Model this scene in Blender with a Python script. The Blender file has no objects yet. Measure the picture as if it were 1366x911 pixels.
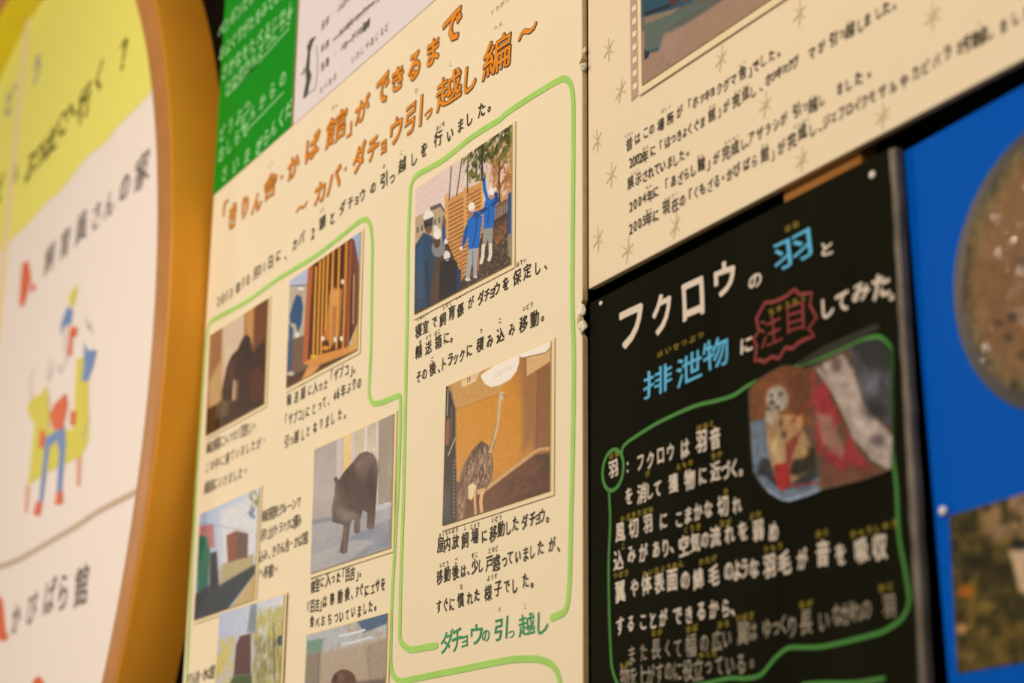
import bpy, bmesh, math, random
import numpy as np
from mathutils import Vector, Matrix

SC = bpy.context.scene
COL = SC.collection

# ------------------------------------------------------------------ camera
CX, CY, F = 683.0, 455.5, 2471.06          # principal point and focal length for a 1366 x 911 frame
D = 0.727                                   # metres from the lens to the front face of the big cream board
ZC = 1.20                                   # lens height above the floor
FAR = np.array([-815 - CX, -(1232 - CY), -F]); FAR /= np.linalg.norm(FAR)
UP = np.array([765 - CX, -(-7250 - CY), -F]); UP /= np.linalg.norm(UP)
UP = UP - (UP @ FAR) * FAR; UP /= np.linalg.norm(UP)
RT = -FAR
NRM = np.cross(RT, UP)
R = np.array([RT, -NRM, UP])                # rows: world X, Y, Z expressed in camera axes
cam = bpy.data.cameras.new('camera')
camo = bpy.data.objects.new('camera', cam)
COL.objects.link(camo)
M = Matrix([list(r) for r in R]).to_4x4()
M.translation = Vector((0, 0, ZC))
camo.matrix_world = M
cam.sensor_width = 36
cam.lens = F / 1366 * 36
cam.clip_start = 0.05
cam.dof.use_dof = True
FSTOP = 5.0
cam.dof.aperture_fstop = FSTOP
SC.camera = camo

# ------------------------------------------------------------------ world, lamps, exposure
SC.view_settings.view_transform = 'Standard'
SC.view_settings.look = 'None'
SC.view_settings.exposure = -0.10
SC.view_settings.gamma = 1.0
w = bpy.data.worlds.new('world'); SC.world = w
w.use_nodes = True
w.node_tree.nodes['Background'].inputs[0].default_value = (1.0, 0.78, 0.56, 1)
w.node_tree.nodes['Background'].inputs[1].default_value = 0.30


def area(name, loc, aim, size, power, color):
    l = bpy.data.lights.new(name, 'AREA'); l.size = size; l.energy = power; l.color = color
    o = bpy.data.objects.new(name, l); COL.objects.link(o)
    o.location = loc
    o.rotation_euler = (Vector(aim) - Vector(loc)).to_track_quat('-Z', 'Y').to_euler()
    return o


def point(name, loc, power, color, radius=0.03):
    l = bpy.data.lights.new(name, 'POINT'); l.energy = power; l.color = color; l.shadow_soft_size = radius
    o = bpy.data.objects.new(name, l); COL.objects.link(o); o.location = loc
    return o


WARM = (1.0, 0.80, 0.63)
area('ceiling_lamp', (-0.35, -1.5, ZC + 1.5), (-1.4, D, ZC + 0.2), 0.5, 46, WARM)
area('wall_washer', (-2.2, -0.73, ZC + 1.12), (-2.4, D, ZC + 0.3), 0.10, 8, WARM)
area('wall_washer', (-4.78, -0.73, ZC + 1.20), (-3.3, D, ZC + 0.4), 0.05, 11, WARM)

area('added_lining_fill', (-2.3, -1.1, 0.35), (-3.3, D, ZC + 1.4), 0.4, 13, WARM)  # added low fill light, brightens the yellow lining of the sign's ring

# ------------------------------------------------------------------ pixels <-> wall


def H(x, y, off=0.0):
    """point of the photograph -> (u, v) on the plane 'off' metres in front of the cream board's face"""
    r = R @ np.array([x - CX, -(y - CY), -F])
    t = (D - off) / r[1]
    return (r[0] * t, r[2] * t + ZC)


def P3(u, v, off=0.0):
    return Vector((u, D - off, v))


def proj(u, v, off=0.0):
    p = np.stack([u, np.full_like(u, D - off), v - ZC], -1) @ R
    return CX + F * p[..., 0] / -p[..., 2], CY - F * p[..., 1] / -p[..., 2]


_f = R @ np.array([640 - CX, -(480 - CY), -F])
_p = _f * (D / _f[1])
cam.dof.focus_distance = float(-(R.T @ _p)[2])

# ------------------------------------------------------------------ colours and materials


def lin(c):
    c = c / 255.0
    return c / 12.92 if c <= 0.04045 else ((c + 0.055) / 1.055) ** 2.4


LIGHT = (1.0, 0.80, 0.62)


def alb(r, g, b):
    """colour seen under the warm lamps -> the surface's own colour"""
    return tuple(min(0.92, lin(c) / L * 0.95) for c, L in zip((r, g, b), LIGHT))


def mat(name, rgb, rough=0.6, spec=0.3, noise=0.0, nscale=20.0, stretch=(1, 1, 1), bump=0.0, bscale=60.0, raw=False,
        coat=0.0, crough=0.12, flecks=0, fth=0.48, fsm=0.56, metal=0.0, attr=None, dark=None):
    m = bpy.data.materials.new(name); m.use_nodes = True
    nt = m.node_tree; b = nt.nodes['Principled BSDF']
    c = rgb if raw else alb(*rgb)
    b.inputs['Base Color'].default_value = (*c, 1)
    b.inputs['Roughness'].default_value = rough
    b.inputs['Specular IOR Level'].default_value = spec
    b.inputs['Metallic'].default_value = metal
    b.inputs['Coat Weight'].default_value = coat
    b.inputs['Coat Roughness'].default_value = crough
    tc = nt.nodes.new('ShaderNodeTexCoord')
    if attr:
        a = nt.nodes.new('ShaderNodeAttribute'); a.attribute_name = attr
        nt.links.new(a.outputs['Color'], b.inputs['Base Color'])
    elif noise > 0:
        mp = nt.nodes.new('ShaderNodeMapping'); mp.inputs['Scale'].default_value = stretch
        nt.links.new(tc.outputs['Object'], mp.inputs['Vector'])
        n = nt.nodes.new('ShaderNodeTexNoise'); n.inputs['Scale'].default_value = nscale; n.inputs['Detail'].default_value = 5
        nt.links.new(mp.outputs[0], n.inputs['Vector'])
        r = nt.nodes.new('ShaderNodeValToRGB')
        d = alb(*dark) if dark else tuple(x * (1 - noise) for x in c)
        r.color_ramp.elements[0].position = 0.3; r.color_ramp.elements[1].position = 0.7
        r.color_ramp.elements[0].color = (*d, 1)
        r.color_ramp.elements[1].color = (*[min(1, x * (1 + noise * 0.3)) for x in c], 1)
        nt.links.new(n.outputs['Fac'], r.inputs['Fac'])
        nt.links.new(r.outputs[0], b.inputs['Base Color'])
    if flecks:                                   # creases where the laminate has lifted
        n3 = nt.nodes.new('ShaderNodeTexNoise'); n3.inputs['Scale'].default_value = flecks; n3.inputs['Detail'].default_value = 4
        n4 = nt.nodes.new('ShaderNodeTexNoise'); n4.inputs['Scale'].default_value = flecks / 9; n4.inputs['Detail'].default_value = 2
        nt.links.new(tc.outputs['Object'], n3.inputs['Vector']); nt.links.new(tc.outputs['Object'], n4.inputs['Vector'])
        mr = nt.nodes.new('ShaderNodeMapRange'); mr.inputs['From Min'].default_value = fsm; mr.inputs['From Max'].default_value = fsm + 0.06
        m4 = nt.nodes.new('ShaderNodeMapRange'); m4.inputs['From Min'].default_value = fth; m4.inputs['From Max'].default_value = fth + 0.1
        mu = nt.nodes.new('ShaderNodeMath'); mu.operation = 'MULTIPLY'
        nt.links.new(n3.outputs['Fac'], mr.inputs['Value']); nt.links.new(n4.outputs['Fac'], m4.inputs['Value'])
        nt.links.new(mr.outputs[0], mu.inputs[0]); nt.links.new(m4.outputs[0], mu.inputs[1])
        nt.links.new(mu.outputs[0], b.inputs['Coat Weight'])
    if bump > 0:
        n2 = nt.nodes.new('ShaderNodeTexNoise'); n2.inputs['Scale'].default_value = bscale; n2.inputs['Detail'].default_value = 3
        nt.links.new(tc.outputs['Object'], n2.inputs['Vector'])
        bm_ = nt.nodes.new('ShaderNodeBump'); bm_.inputs['Strength'].default_value = bump; bm_.inputs['Distance'].default_value = 0.002
        nt.links.new(n2.outputs['Fac'], bm_.inputs['Height'])
        nt.links.new(bm_.outputs[0], b.inputs['Normal'])
        if coat > 0:
            nt.links.new(bm_.outputs[0], b.inputs['Coat Normal'])
    return m


M_cream = mat('cream_board', (244, 216, 172), 0.62, 0.05, noise=0.035, nscale=2.5, bump=0.05, bscale=300)
M_creamR = mat('cream_board_right', (240, 210, 166), 0.62, 0.05, noise=0.035, nscale=2.5, bump=0.05, bscale=300)
M_foam = mat('foam_edge', (214, 174, 116), 0.85, 0.1, noise=0.15, nscale=150)
M_torn = mat('torn_foam', (250, 228, 186), 0.9, 0.1, noise=0.35, nscale=90)
M_wall = mat('dark_wall', (14, 9, 5), 0.9, 0.05, noise=0.3, nscale=6)
M_floor = mat('floor_boards', (70, 50, 32), 0.6, 0.3, noise=0.4, nscale=4, stretch=(1, 6, 1))
M_batten = mat('pine_batten', (160, 100, 42), 0.7, 0.1, noise=0.25, nscale=25, stretch=(0.3, 3, 3))
M_ringface = mat('ring_face_wood', (190, 120, 52), 0.5, 0.3, noise=0.18, nscale=8, stretch=(1, 1, 1))
M_ringside = mat('ring_side_wood', (234, 150, 32), 0.45, 0.35, noise=0.16, nscale=9, stretch=(1, 1, 0.35), bump=0.1, bscale=30)
M_lining = mat('yellow_lining', (255, 214, 40), 0.35, 0.3)
M_panel = mat('white_panel', (246, 222, 200), 0.55, 0.05)
M_yellow = mat('yellow_sheet', (240, 222, 104), 0.55, 0.05)
M_green = mat('green_sheet', (6, 136, 22), 0.4, 0.05)
M_white = mat('white_sheet', (232, 210, 196), 0.5, 0.05)
M_black = mat('blackboard', (24, 23, 10), 0.6, 0.02, noise=0.45, nscale=5, stretch=(3, 1, 0.7), bump=0.08, bscale=80)
M_worn = mat('worn_edge', (118, 102, 82), 0.6, 0.4, noise=0.5, nscale=40)
M_blue = mat('blue_sheet', (0, 84, 170), 0.5, 0.03)
M_ink = mat('black_ink', (34, 26, 12), 0.5, 0.3)
M_inkS = mat('soft_black_ink', (44, 34, 18), 0.5, 0.3)
M_titleO = mat('title_outline_ink', (74, 34, 10), 0.5, 0.3)
M_titleF = mat('title_orange_ink', (236, 136, 16), 0.5, 0.3)
M_line = mat('light_green_marker', (168, 208, 92), 0.55, 0.3, noise=0.08, nscale=60)
M_dgreen = mat('dark_green_marker', (28, 140, 84), 0.55, 0.3)
M_olive = mat('pale_olive_crayon', (206, 180, 122), 0.6, 0.2)
M_stroke_white = mat('white_paint_marker', (224, 198, 168), 0.55, 0.3)
M_stroke_white2 = mat('faded_white_marker', (170, 150, 120), 0.55, 0.3)
M_cyan = mat('sky_blue_marker', (84, 172, 196), 0.55, 0.3)
M_red = mat('dull_red_marker', (132, 40, 34), 0.55, 0.3)
M_yel = mat('ochre_marker', (140, 116, 14), 0.55, 0.3)
M_bgreen = mat('mid_green_marker', (64, 128, 46), 0.55, 0.3)
M_gtext = mat('pale_green_print', (150, 208, 130), 0.55, 0.3)
M_grayline = mat('taupe_line', (198, 164, 130), 0.55, 0.3)
M_dtext = mat('dark_grey_print', (78, 66, 54), 0.55, 0.3)
M_pviolet = mat('violet_print', (150, 134, 150), 0.55, 0.3)
M_dtextY = mat('olive_print', (104, 84, 20), 0.55, 0.3)
M_orange = mat('orange_red_print', (226, 92, 44), 0.55, 0.3)
M_pblue = mat('soft_blue_print', (104, 134, 176), 0.55, 0.3)
M_purple = mat('grey_violet_print', (178, 158, 150), 0.55, 0.3)
M_pyellow = mat('mustard_print', (220, 200, 62), 0.55, 0.3)
M_pblack = mat('penguin_black', (74, 66, 60), 0.55, 0.3)
M_film = mat('clear_film_margin', (240, 210, 160), 0.5, 0.1)
M_filmD = mat('dark_film_margin', (44, 44, 30), 0.5, 0.1)
M_mount = mat('photo_mount_edge', (206, 172, 104), 0.6, 0.05)
M_print = mat('photo_print_surface', (0, 0, 0), 0.4, 0.2, attr='print', bump=0.04, bscale=160, coat=0.05)
M_printM = mat('matt_photo_print_surface', (0, 0, 0), 0.5, 0.1, attr='print')
M_sheen = mat('wrinkled_laminate_print', (0, 0, 0), 0.5, 0.2, attr='print', bump=0.3, bscale=300, coat=1.0, crough=0.12, flecks=420, fth=0.47, fsm=0.54)
M_disc = mat('matt_round_print', (0, 0, 0), 0.55, 0.05, attr='print', bump=0.22, bscale=250, coat=1.0, crough=0.10, flecks=250)
M_pin = mat('pearl_pin', (250, 236, 214), 0.3, 0.5)
M_filmstrip = mat('film_strip_taupe', (190, 150, 122), 0.5, 0.3)
M_rod = mat('pale_wood_batten', (240, 206, 150), 0.5, 0.3)

# ------------------------------------------------------------------ builders


def link(name, me, m=None, parent=None, kind=None):
    o = bpy.data.objects.new(name, me); COL.objects.link(o)
    if m is not None:
        me.materials.append(m)
    if parent is not None:
        o.parent = parent
        o.matrix_parent_inverse = Matrix.Translation(-Vector(parent.location))
    if kind:
        o['kind'] = kind
    return o


def tag(o, label, cat, group=None):
    o['label'] = label; o['category'] = cat
    if group:
        o['group'] = group
    return o


def root(name, loc, label, cat, group=None):
    o = bpy.data.objects.new(name, None); COL.objects.link(o); o.location = loc
    o.empty_display_size = 0.02
    return tag(o, label, cat, group)


def mesh(name, verts, faces):
    me = bpy.data.meshes.new(name); me.from_pydata([tuple(v) for v in verts], [], faces); me.update()
    return me


def slab(name, quad, off_front, thick, m, parent, edge_m=None, bevel=0.0008, kind=None):
    """prism with the outline quad [(u,v)...] (any polygon, counter-clockwise seen from the room)"""
    bm = bmesh.new()
    fr = [bm.verts.new(P3(u, v, off_front)) for u, v in quad]
    bk = [bm.verts.new(P3(u, v, off_front - thick)) for u, v in quad]
    n = len(quad)
    f0 = bm.faces.new(fr); f0.material_index = 0
    f1 = bm.faces.new(bk[::-1]); f1.material_index = 1 if edge_m else 0
    for i in range(n):
        f = bm.faces.new((fr[i], bk[i], bk[(i + 1) % n], fr[(i + 1) % n])); f.material_index = 1 if edge_m else 0
    bmesh.ops.recalc_face_normals(bm, faces=bm.faces)
    if bevel:
        es = [e for e in bm.edges if f0 in e.link_faces]
        bmesh.ops.bevel(bm, geom=es, offset=bevel, segments=2, affect='EDGES', profile=0.5)
    me = bpy.data.meshes.new(name); bm.to_mesh(me); bm.free()
    o = link(name, me, m, parent, kind)
    if edge_m:
        me.materials.append(edge_m)
    return o


_glyph = {}


def glyph(ch, wt):
    k = (ch, wt)
    if k in _glyph:
        return _glyph[k]
    c = bpy.data.curves.new('glyph', 'FONT'); c.body = ch; c.size = 1; c.offset = wt; c.resolution_u = 2
    o = bpy.data.objects.new('glyph', c); COL.objects.link(o)
    dg = bpy.context.evaluated_depsgraph_get(); dg.update()
    oe = o.evaluated_get(dg); me = oe.to_mesh()
    V = np.array([(v.co.x, v.co.y) for v in me.vertices]); Fc = [tuple(p.vertices) for p in me.polygons]
    oe.to_mesh_clear(); bpy.data.objects.remove(o); bpy.data.curves.remove(c)
    _glyph[k] = (V, Fc)
    return _glyph[k]


rng = random.Random(7)


class Ink:
    """collects glyphs and strokes lying on one plane into one mesh"""

    def __init__(self, off):
        self.off = off; self.v = []; self.f = []

    def add(self, pts, faces):
        b = len(self.v); self.n = getattr(self, 'n', 0) + 1
        o = self.off + (self.n % 24) * 1.2e-5          # each stroke of ink lies a hair above the one before
        self.v += [P3(u, v, o) for u, v in pts]
        self.f += [tuple(i + b for i in f) for f in faces]

    def glyph(self, ch, u, v, ew, eh, wt=0.0, wob=0.02, rot=3.0, slant=0.0, fit=None, seed=None):
        r = random.Random(seed) if seed is not None else rng
        bold = max(0.0, wt)
        V, Fc = glyph(ch, min(0.0, wt))
        if len(V) == 0:
            return
        V = V.copy()
        mn, mx = V.min(0), V.max(0)
        c = (mn + mx) / 2
        V = V - c
        if wob:
            p = [r.uniform(0, 6.28) for _ in range(4)]
            dx = wob * np.sin(4.0 * V[:, 1] + p[0]) + wob * 0.6 * np.sin(7 * V[:, 0] + p[1])
            dy = wob * np.sin(4.0 * V[:, 0] + p[2]) + wob * 0.6 * np.sin(7 * V[:, 1] + p[3])
            V[:, 0] += dx; V[:, 1] += dy
        if fit:
            kx = fit[0] / (mx[0] - mn[0]); ky = fit[1] / max(1e-6, (mx[1] - mn[1]))
        else:
            s = r.uniform(0.93, 1.07)
            kx, ky = ew * s, eh * s
            if '\u3041' <= ch <= '\u30fa':                         # kana are written smaller than kanji
                kx *= 0.84; ky *= 0.92
        V[:, 0] *= kx; V[:, 1] *= ky
        a = math.radians(r.uniform(-rot, rot))
        X = V[:, 0] * math.cos(a) - V[:, 1] * math.sin(a) + slant * V[:, 1]
        Y = V[:, 0] * math.sin(a) + V[:, 1] * math.cos(a)
        nb = 1 if bold == 0 else (4 if bold < 0.035 else 8)      # a thicker pen: copies laid round the stroke
        em = (kx + ky) / 2 if not fit else min(kx, ky)
        for q in range(nb):
            t = 2 * math.pi * (q + 0.5) / nb; d = bold * em if nb > 1 else 0
            self.add(list(zip(u + X + d * math.cos(t), v + Y + d * math.sin(t))), Fc)

    def stroke(self, uv, width, taper=False, closed=False):
        uv = np.array(uv, float)
        if closed:
            uv = np.vstack([uv, uv[:1], uv[1:2]])
        n = len(uv)
        t = np.gradient(uv, axis=0); t /= np.linalg.norm(t, axis=1)[:, None] + 1e-9
        nn = np.stack([-t[:, 1], t[:, 0]], 1)
        wd = np.full(n, width / 2)
        if taper:
            k = np.linspace(0, 1, n); wd = wd * (0.45 + 0.55 * np.sin(np.pi * np.clip(k * 1.15, 0, 1)))
        A = uv + nn * wd[:, None]; B = uv - nn * wd[:, None]
        pts = [tuple(x) for x in A] + [tuple(x) for x in B]
        fc = [(i, i + n, i + 1 + n, i + 1) for i in range(n - 1)]
        self.add(pts, fc)
        for e in (() if closed else (0, n - 1)):                       # round ends
            c = uv[e]; rr = wd[e]
            ring = [(c[0] + rr * math.cos(k * math.pi / 5), c[1] + rr * math.sin(k * math.pi / 5)) for k in range(10)]
            self.add(ring, [tuple(range(10))])

    def poly(self, uv):
        bm = bmesh.new(); bm.faces.new([bm.verts.new((a, b, 0)) for a, b in uv])
        bmesh.ops.triangulate(bm, faces=bm.faces[:])
        bm.verts.ensure_lookup_table(); bm.verts.index_update()
        self.add([(v.co.x, v.co.y) for v in bm.verts], [tuple(v.index for v in f.verts) for f in bm.faces])
        bm.free()

    def make(self, name, m, parent):
        me = mesh(name, self.v, self.f)
        # all flat print faces the room
        bm = bmesh.new(); bm.from_mesh(me)
        for f in bm.faces:
            if f.normal.y > 0:
                f.normal_flip()
        bm.to_mesh(me); bm.free()
        o = link(name, me, m, parent)
        if name in MANY:
            o['kind'] = 'stuff'
        return o


MANY = ('lettering', 'reading_aids', 'pale_reading_aids', 'cartoon_outline', 'film_strip_holes')


def smooth(pts, k=8):
    pts = np.array(pts, float); n = len(pts); out = []
    for i in range(n - 1):
        p0 = pts[max(0, i - 1)]; p1 = pts[i]; p2 = pts[i + 1]; p3 = pts[min(n - 1, i + 2)]
        d = max(1e-9, np.linalg.norm(p2 - p1))
        # centripetal style tangents, clipped so long runs do not overshoot
        m1 = (p2 - p0); m1 = m1 / (np.linalg.norm(m1) + 1e-9) * min(d, np.linalg.norm(p1 - p0) + 1e-9 if i else d)
        m2 = (p3 - p1); m2 = m2 / (np.linalg.norm(m2) + 1e-9) * min(d, np.linalg.norm(p3 - p2) + 1e-9 if i < n - 2 else d)
        for j in range(k):
            t = j / k
            out.append((2 * t**3 - 3 * t**2 + 1) * p1 + (t**3 - 2 * t**2 + t) * m1 + (-2 * t**3 + 3 * t**2) * p2 + (t**3 - t**2) * m2)
    out.append(pts[-1])
    return np.array(out)


SMALL = '。、・'


def text(parent, base, s, anchors, ew, eh, m, wt=0.0, wob=0.02, rot=3.0, name='lettering', slant=0.0, ink=None):
    """s written along anchors [(index, px, py)...] on the plane base; sizes in millimetres; spaces skip"""
    k = ink or Ink(base + 0.0004)
    pts = [(i, *H(x, y, base)) for i, x, y in anchors]
    idx = [p[0] for p in pts]
    us = [p[1] for p in pts]; vs = [p[2] for p in pts]
    exact = set(idx)

    def ext(i, a):
        if i > idx[-1]:
            return a[-1] + (i - idx[-1]) * (a[-1] - a[-2]) / (idx[-1] - idx[-2])
        return float(np.interp(i, idx, a))
    for i, ch in enumerate(s):
        if ch == ' ':
            continue
        u, v = ext(i, us), ext(i, vs)
        if ch in SMALL and ch != '・' and i not in exact:
            v -= eh * 0.0003
        k.glyph(ch, u, v, ew / 1000, eh / 1000, wt, wob, rot, slant)
    if ink is None:
        return k.make(name, m, parent)


def furi(ink, items, ew, eh, base=0.0, wt=0.0):
    for s, x, y in items:
        u, v = H(x, y, base)
        n = len(s)
        for i, ch in enumerate(s):
            ink.glyph(ch, u + (i - (n - 1) / 2) * ew * 1.05 / 1000, v, ew / 1000, eh / 1000, wt, 0.015, 5)


def pxline(ink, px, width, base=0.0, k=8, taper=False, raw=False):
    uv = [H(x, y, base) for x, y in px]
    if not raw:
        uv = smooth(uv, k)
    ink.stroke(uv, width, taper)

# ------------------------------------------------------------------ painter for the printed photographs


def vnoise(x, y, seed=0):
    xi = np.floor(x).astype(np.int64); yi = np.floor(y).astype(np.int64)
    fx = x - xi; fy = y - yi; fx = fx * fx * (3 - 2 * fx); fy = fy * fy * (3 - 2 * fy)

    def h(a, b):
        n = (a * 374761393 + b * 668265263 + seed * 1442695041) & 0x7fffffff
        n = ((n ^ (n >> 13)) * 1274126177) & 0x7fffffff
        return ((n ^ (n >> 16)) & 0xffff) / 65535.0
    return (h(xi, yi) * (1 - fx) + h(xi + 1, yi) * fx) * (1 - fy) + (h(xi, yi + 1) * (1 - fx) + h(xi + 1, yi + 1) * fx) * fy


def fbm(x, y, seed=0):
    return 0.5 * vnoise(x, y, seed) + 0.3 * vnoise(2.1 * x, 2.1 * y, seed + 1) + 0.2 * vnoise(4.3 * x, 4.3 * y, seed + 2)


class Print:
    """a photographic print: fine grid whose printed colours are laid down shape by shape"""

    def __init__(self, c, off, nx, ny, frame=(0, 0, 1)):
        # c: corners TL, TR, BR, BL as (u, v)
        self.c = c; self.off = off; self.nx = nx; self.ny = ny
        s, t = np.meshgrid(np.linspace(0, 1, nx), np.linspace(0, 1, ny))
        TL, TR, BR, BL = [np.array(p) for p in c]
        self.U = TL[0] * (1 - s) * (1 - t) + TR[0] * s * (1 - t) + BR[0] * s * t + BL[0] * (1 - s) * t
        self.V = TL[1] * (1 - s) * (1 - t) + TR[1] * s * (1 - t) + BR[1] * s * t + BL[1] * (1 - s) * t
        X, Y = proj(self.U, self.V, off)
        self.X0, self.Y0 = X, Y
        self.frame(*frame)
        self.S, self.T = s, t
        self.C = np.zeros((ny, nx, 3))

    def frame(self, ox, oy, sc):
        self.X = (self.X0 - ox) * sc; self.Y = (self.Y0 - oy) * sc; self.px = sc

    def _mix(self, a, col):
        a = np.clip(a, 0, 1)[..., None]
        self.C = self.C * (1 - a) + np.array(col, float) * a

    def fill(self, col):
        self.C[:] = col

    def grad(self, c0, c1, axis='x'):
        k = (self.S if axis == 'x' else self.T)[..., None]
        self.C = np.array(c0, float) * (1 - k) + np.array(c1, float) * k

    def _dseg(self, x0, y0, x1, y1):
        dx, dy = x1 - x0, y1 - y0
        t = np.clip(((self.X - x0) * dx + (self.Y - y0) * dy) / (dx * dx + dy * dy + 1e-9), 0, 1)
        return np.hypot(self.X - x0 - t * dx, self.Y - y0 - t * dy), t

    def poly(self, pts, col, soft=0.7, a=1.0, tex=None):
        soft *= self.px
        d = np.full(self.X.shape, 1e9); ins = np.zeros(self.X.shape, bool)
        n = len(pts)
        for i in range(n):
            x0, y0 = pts[i]; x1, y1 = pts[(i + 1) % n]
            d = np.minimum(d, self._dseg(x0, y0, x1, y1)[0])
            if y0 != y1:
                ins ^= ((y0 > self.Y) != (y1 > self.Y)) & (self.X < (x1 - x0) * (self.Y - y0) / (y1 - y0) + x0)
        sd = np.where(ins, d, -d)
        m = np.clip(sd / soft + 0.5, 0, 1) * a
        if tex is not None:
            m = m * tex
        self._mix(m, col)

    def ell(self, cx, cy, rx, ry, col, soft=0.7, a=1.0, tex=None):
        soft *= self.px
        q = np.hypot((self.X - cx) / rx, (self.Y - cy) / ry)
        m = np.clip((1 - q) * min(rx, ry) / soft + 0.5, 0, 1) * a
        self._mix(m if tex is None else m * tex, col)

    def line(self, pts, w, col, soft=0.6, a=1.0):
        soft *= self.px
        d = np.full(self.X.shape, 1e9)
        for (x0, y0), (x1, y1) in zip(pts[:-1], pts[1:]):
            d = np.minimum(d, self._dseg(x0, y0, x1, y1)[0])
        self._mix(np.clip((w / 2 - d) / soft + 0.5, 0, 1) * a, col)

    def nz(self, sx, sy, seed=0, lo=0.4, hi=0.6):
        """noise mask, cells sx by sy millimetres on the print"""
        n = fbm(self.U * 1000 / sx + 500, self.V * 1000 / sy + 500, seed)
        return np.clip((n - lo) / (hi - lo), 0, 1)

    def grain(self, amt, s=1.2, seed=3):
        n = fbm(self.U * 1000 / s + 500, self.V * 1000 / s + 500, seed) - 0.5
        self.C = np.clip(self.C * (1 + 2 * amt * n[..., None]), 0, 255)

    def make(self, parent, m, clip=None, name='photo_print', label=None, thick=0.0015, margin=0.004, film=None, mount=None):
        ny, nx = self.ny, self.nx
        V = [P3(u, v, self.off) for u, v in zip(self.U.ravel(), self.V.ravel())]
        keep = None
        if clip is not None:
            ins = np.zeros(self.X0.shape, bool)
            n = len(clip)
            for i in range(n):
                x0, y0 = clip[i]; x1, y1 = clip[(i + 1) % n]
                if y0 != y1:
                    ins ^= ((y0 > self.Y0) != (y1 > self.Y0)) & (self.X0 < (x1 - x0) * (self.Y0 - y0) / (y1 - y0) + x0)
            keep = ins
        F_ = []
        for j in range(ny - 1):
            for i in range(nx - 1):
                if keep is not None and not (keep[j, i] and keep[j, i + 1] and keep[j + 1, i] and keep[j + 1, i + 1]):
                    continue
                a = j * nx + i
                F_.append((a, a + nx, a + nx + 1, a + 1))
        me = mesh(name, V, F_)
        c = self.C / 255.0
        l = np.where(c <= 0.04045, c / 12.92, ((c + 0.055) / 1.055) ** 2.4) / np.array(LIGHT) * 0.95
        l = np.clip(l, 0, 0.92)
        l = (0.92 * (l / 0.92) ** 1.12).reshape(-1, 3)          # printers' contrast
        at = me.color_attributes.new('print', 'FLOAT_COLOR', 'POINT')
        buf = np.ones((len(l), 4), dtype=np.float32); buf[:, :3] = l
        at.data.foreach_set('color', buf.ravel())
        if keep is not None:
            bm = bmesh.new(); bm.from_mesh(me)
            bmesh.ops.delete(bm, geom=[v for v in bm.verts if not v.link_faces], context='VERTS')
            bm.to_mesh(me); bm.free()
        o = link(name, me, m, parent)
        if label:
            o['label'] = label
        if clip is None and thick:
            # the card it is mounted on and the clear laminate film standing out round it
            q = [self.c[3], self.c[2], self.c[1], self.c[0]]
            slab('photo_mount', q, self.off - 0.0001, thick, M_mount, o, bevel=0)
            if margin:
                cc = np.mean(np.array(q), 0)
                e = [(p[0] + (margin if p[0] > cc[0] else -margin), p[1] + (margin * 0.6 if p[1] > cc[1] else -margin)) for p in q]
                slab('laminate_film', e, self.off - thick + 0.0003, 0.0006, film or M_film, o, bevel=0)
        return o


def quad(px, off=0.0):
    return [H(x, y, off) for x, y in px]

# ================================================================== the setting
WALL = -0.025
me = mesh('wall_back', [P3(-7, -0.0, WALL), P3(3, 0, WALL), P3(3, 3.2, WALL), P3(-7, 3.2, WALL),
                        P3(-7, -0.0, WALL - .1), P3(3, 0, WALL - .1), P3(3, 3.2, WALL - .1), P3(-7, 3.2, WALL - .1)],
          [(0, 1, 2, 3), (5, 4, 7, 6), (4, 0, 3, 7), (1, 5, 6, 2), (3, 2, 6, 7), (4, 5, 1, 0)])
link('wall_back', me, M_wall, kind='structure')
y0 = D - WALL
me = mesh('floor', [(-7, -3, 0), (3, -3, 0), (3, y0 + .1, 0), (-7, y0 + .1, 0), (-7, -3, -.1), (3, -3, -.1), (3, y0 + .1, -.1), (-7, y0 + .1, -.1)],
          [(0, 1, 2, 3), (7, 6, 5, 4), (0, 4, 5, 1), (1, 5, 6, 2), (2, 6, 7, 3), (3, 7, 4, 0)])
link('floor', me, M_floor, kind='structure')
# pine strips screwed to the wall that carry the boards


def strip(name, u0, u1, v0, v1, off, th, label, m=M_batten):
    o = slab(name, [(u0, v0), (u1, v0), (u1, v1), (u0, v1)], off, th, m, None, bevel=0.0008)
    tag(o, label, 'wood strip')
    return o


_b0 = H(1046, 252, -0.012); _b1 = H(1150, 215, -0.012)
strip('wood_strip', _b0[0], _b1[0], 1.20 + 0.18, 1.20 + 0.60, -0.0112, 0.0135, 'short orange pine strip showing between the cream board and the blackboard')

# ================================================================== round framed sign, left
RC = (-2.95, ZC + 0.678); RO, RI = 0.945, 0.890
FR = 0.047; PN = -0.010
sign = root('round_sign', P3(RC[0], RC[1], WALL), 'big round wooden-framed white sign with yellow top, left of the cream boards', 'sign')


def band(name, r, a, b, m, inward, parent, seg=256):
    V = []; Fc = []
    for i in range(seg):
        t = 2 * math.pi * i / seg
        V += [P3(RC[0] + r * math.cos(t), RC[1] + r * math.sin(t), a), P3(RC[0] + r * math.cos(t), RC[1] + r * math.sin(t), b)]
    for i in range(seg):
        j = (i + 1) % seg
        q = (2 * i, 2 * i + 1, 2 * j + 1, 2 * j)
        Fc.append(q if inward else q[::-1])
    return V, Fc


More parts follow.
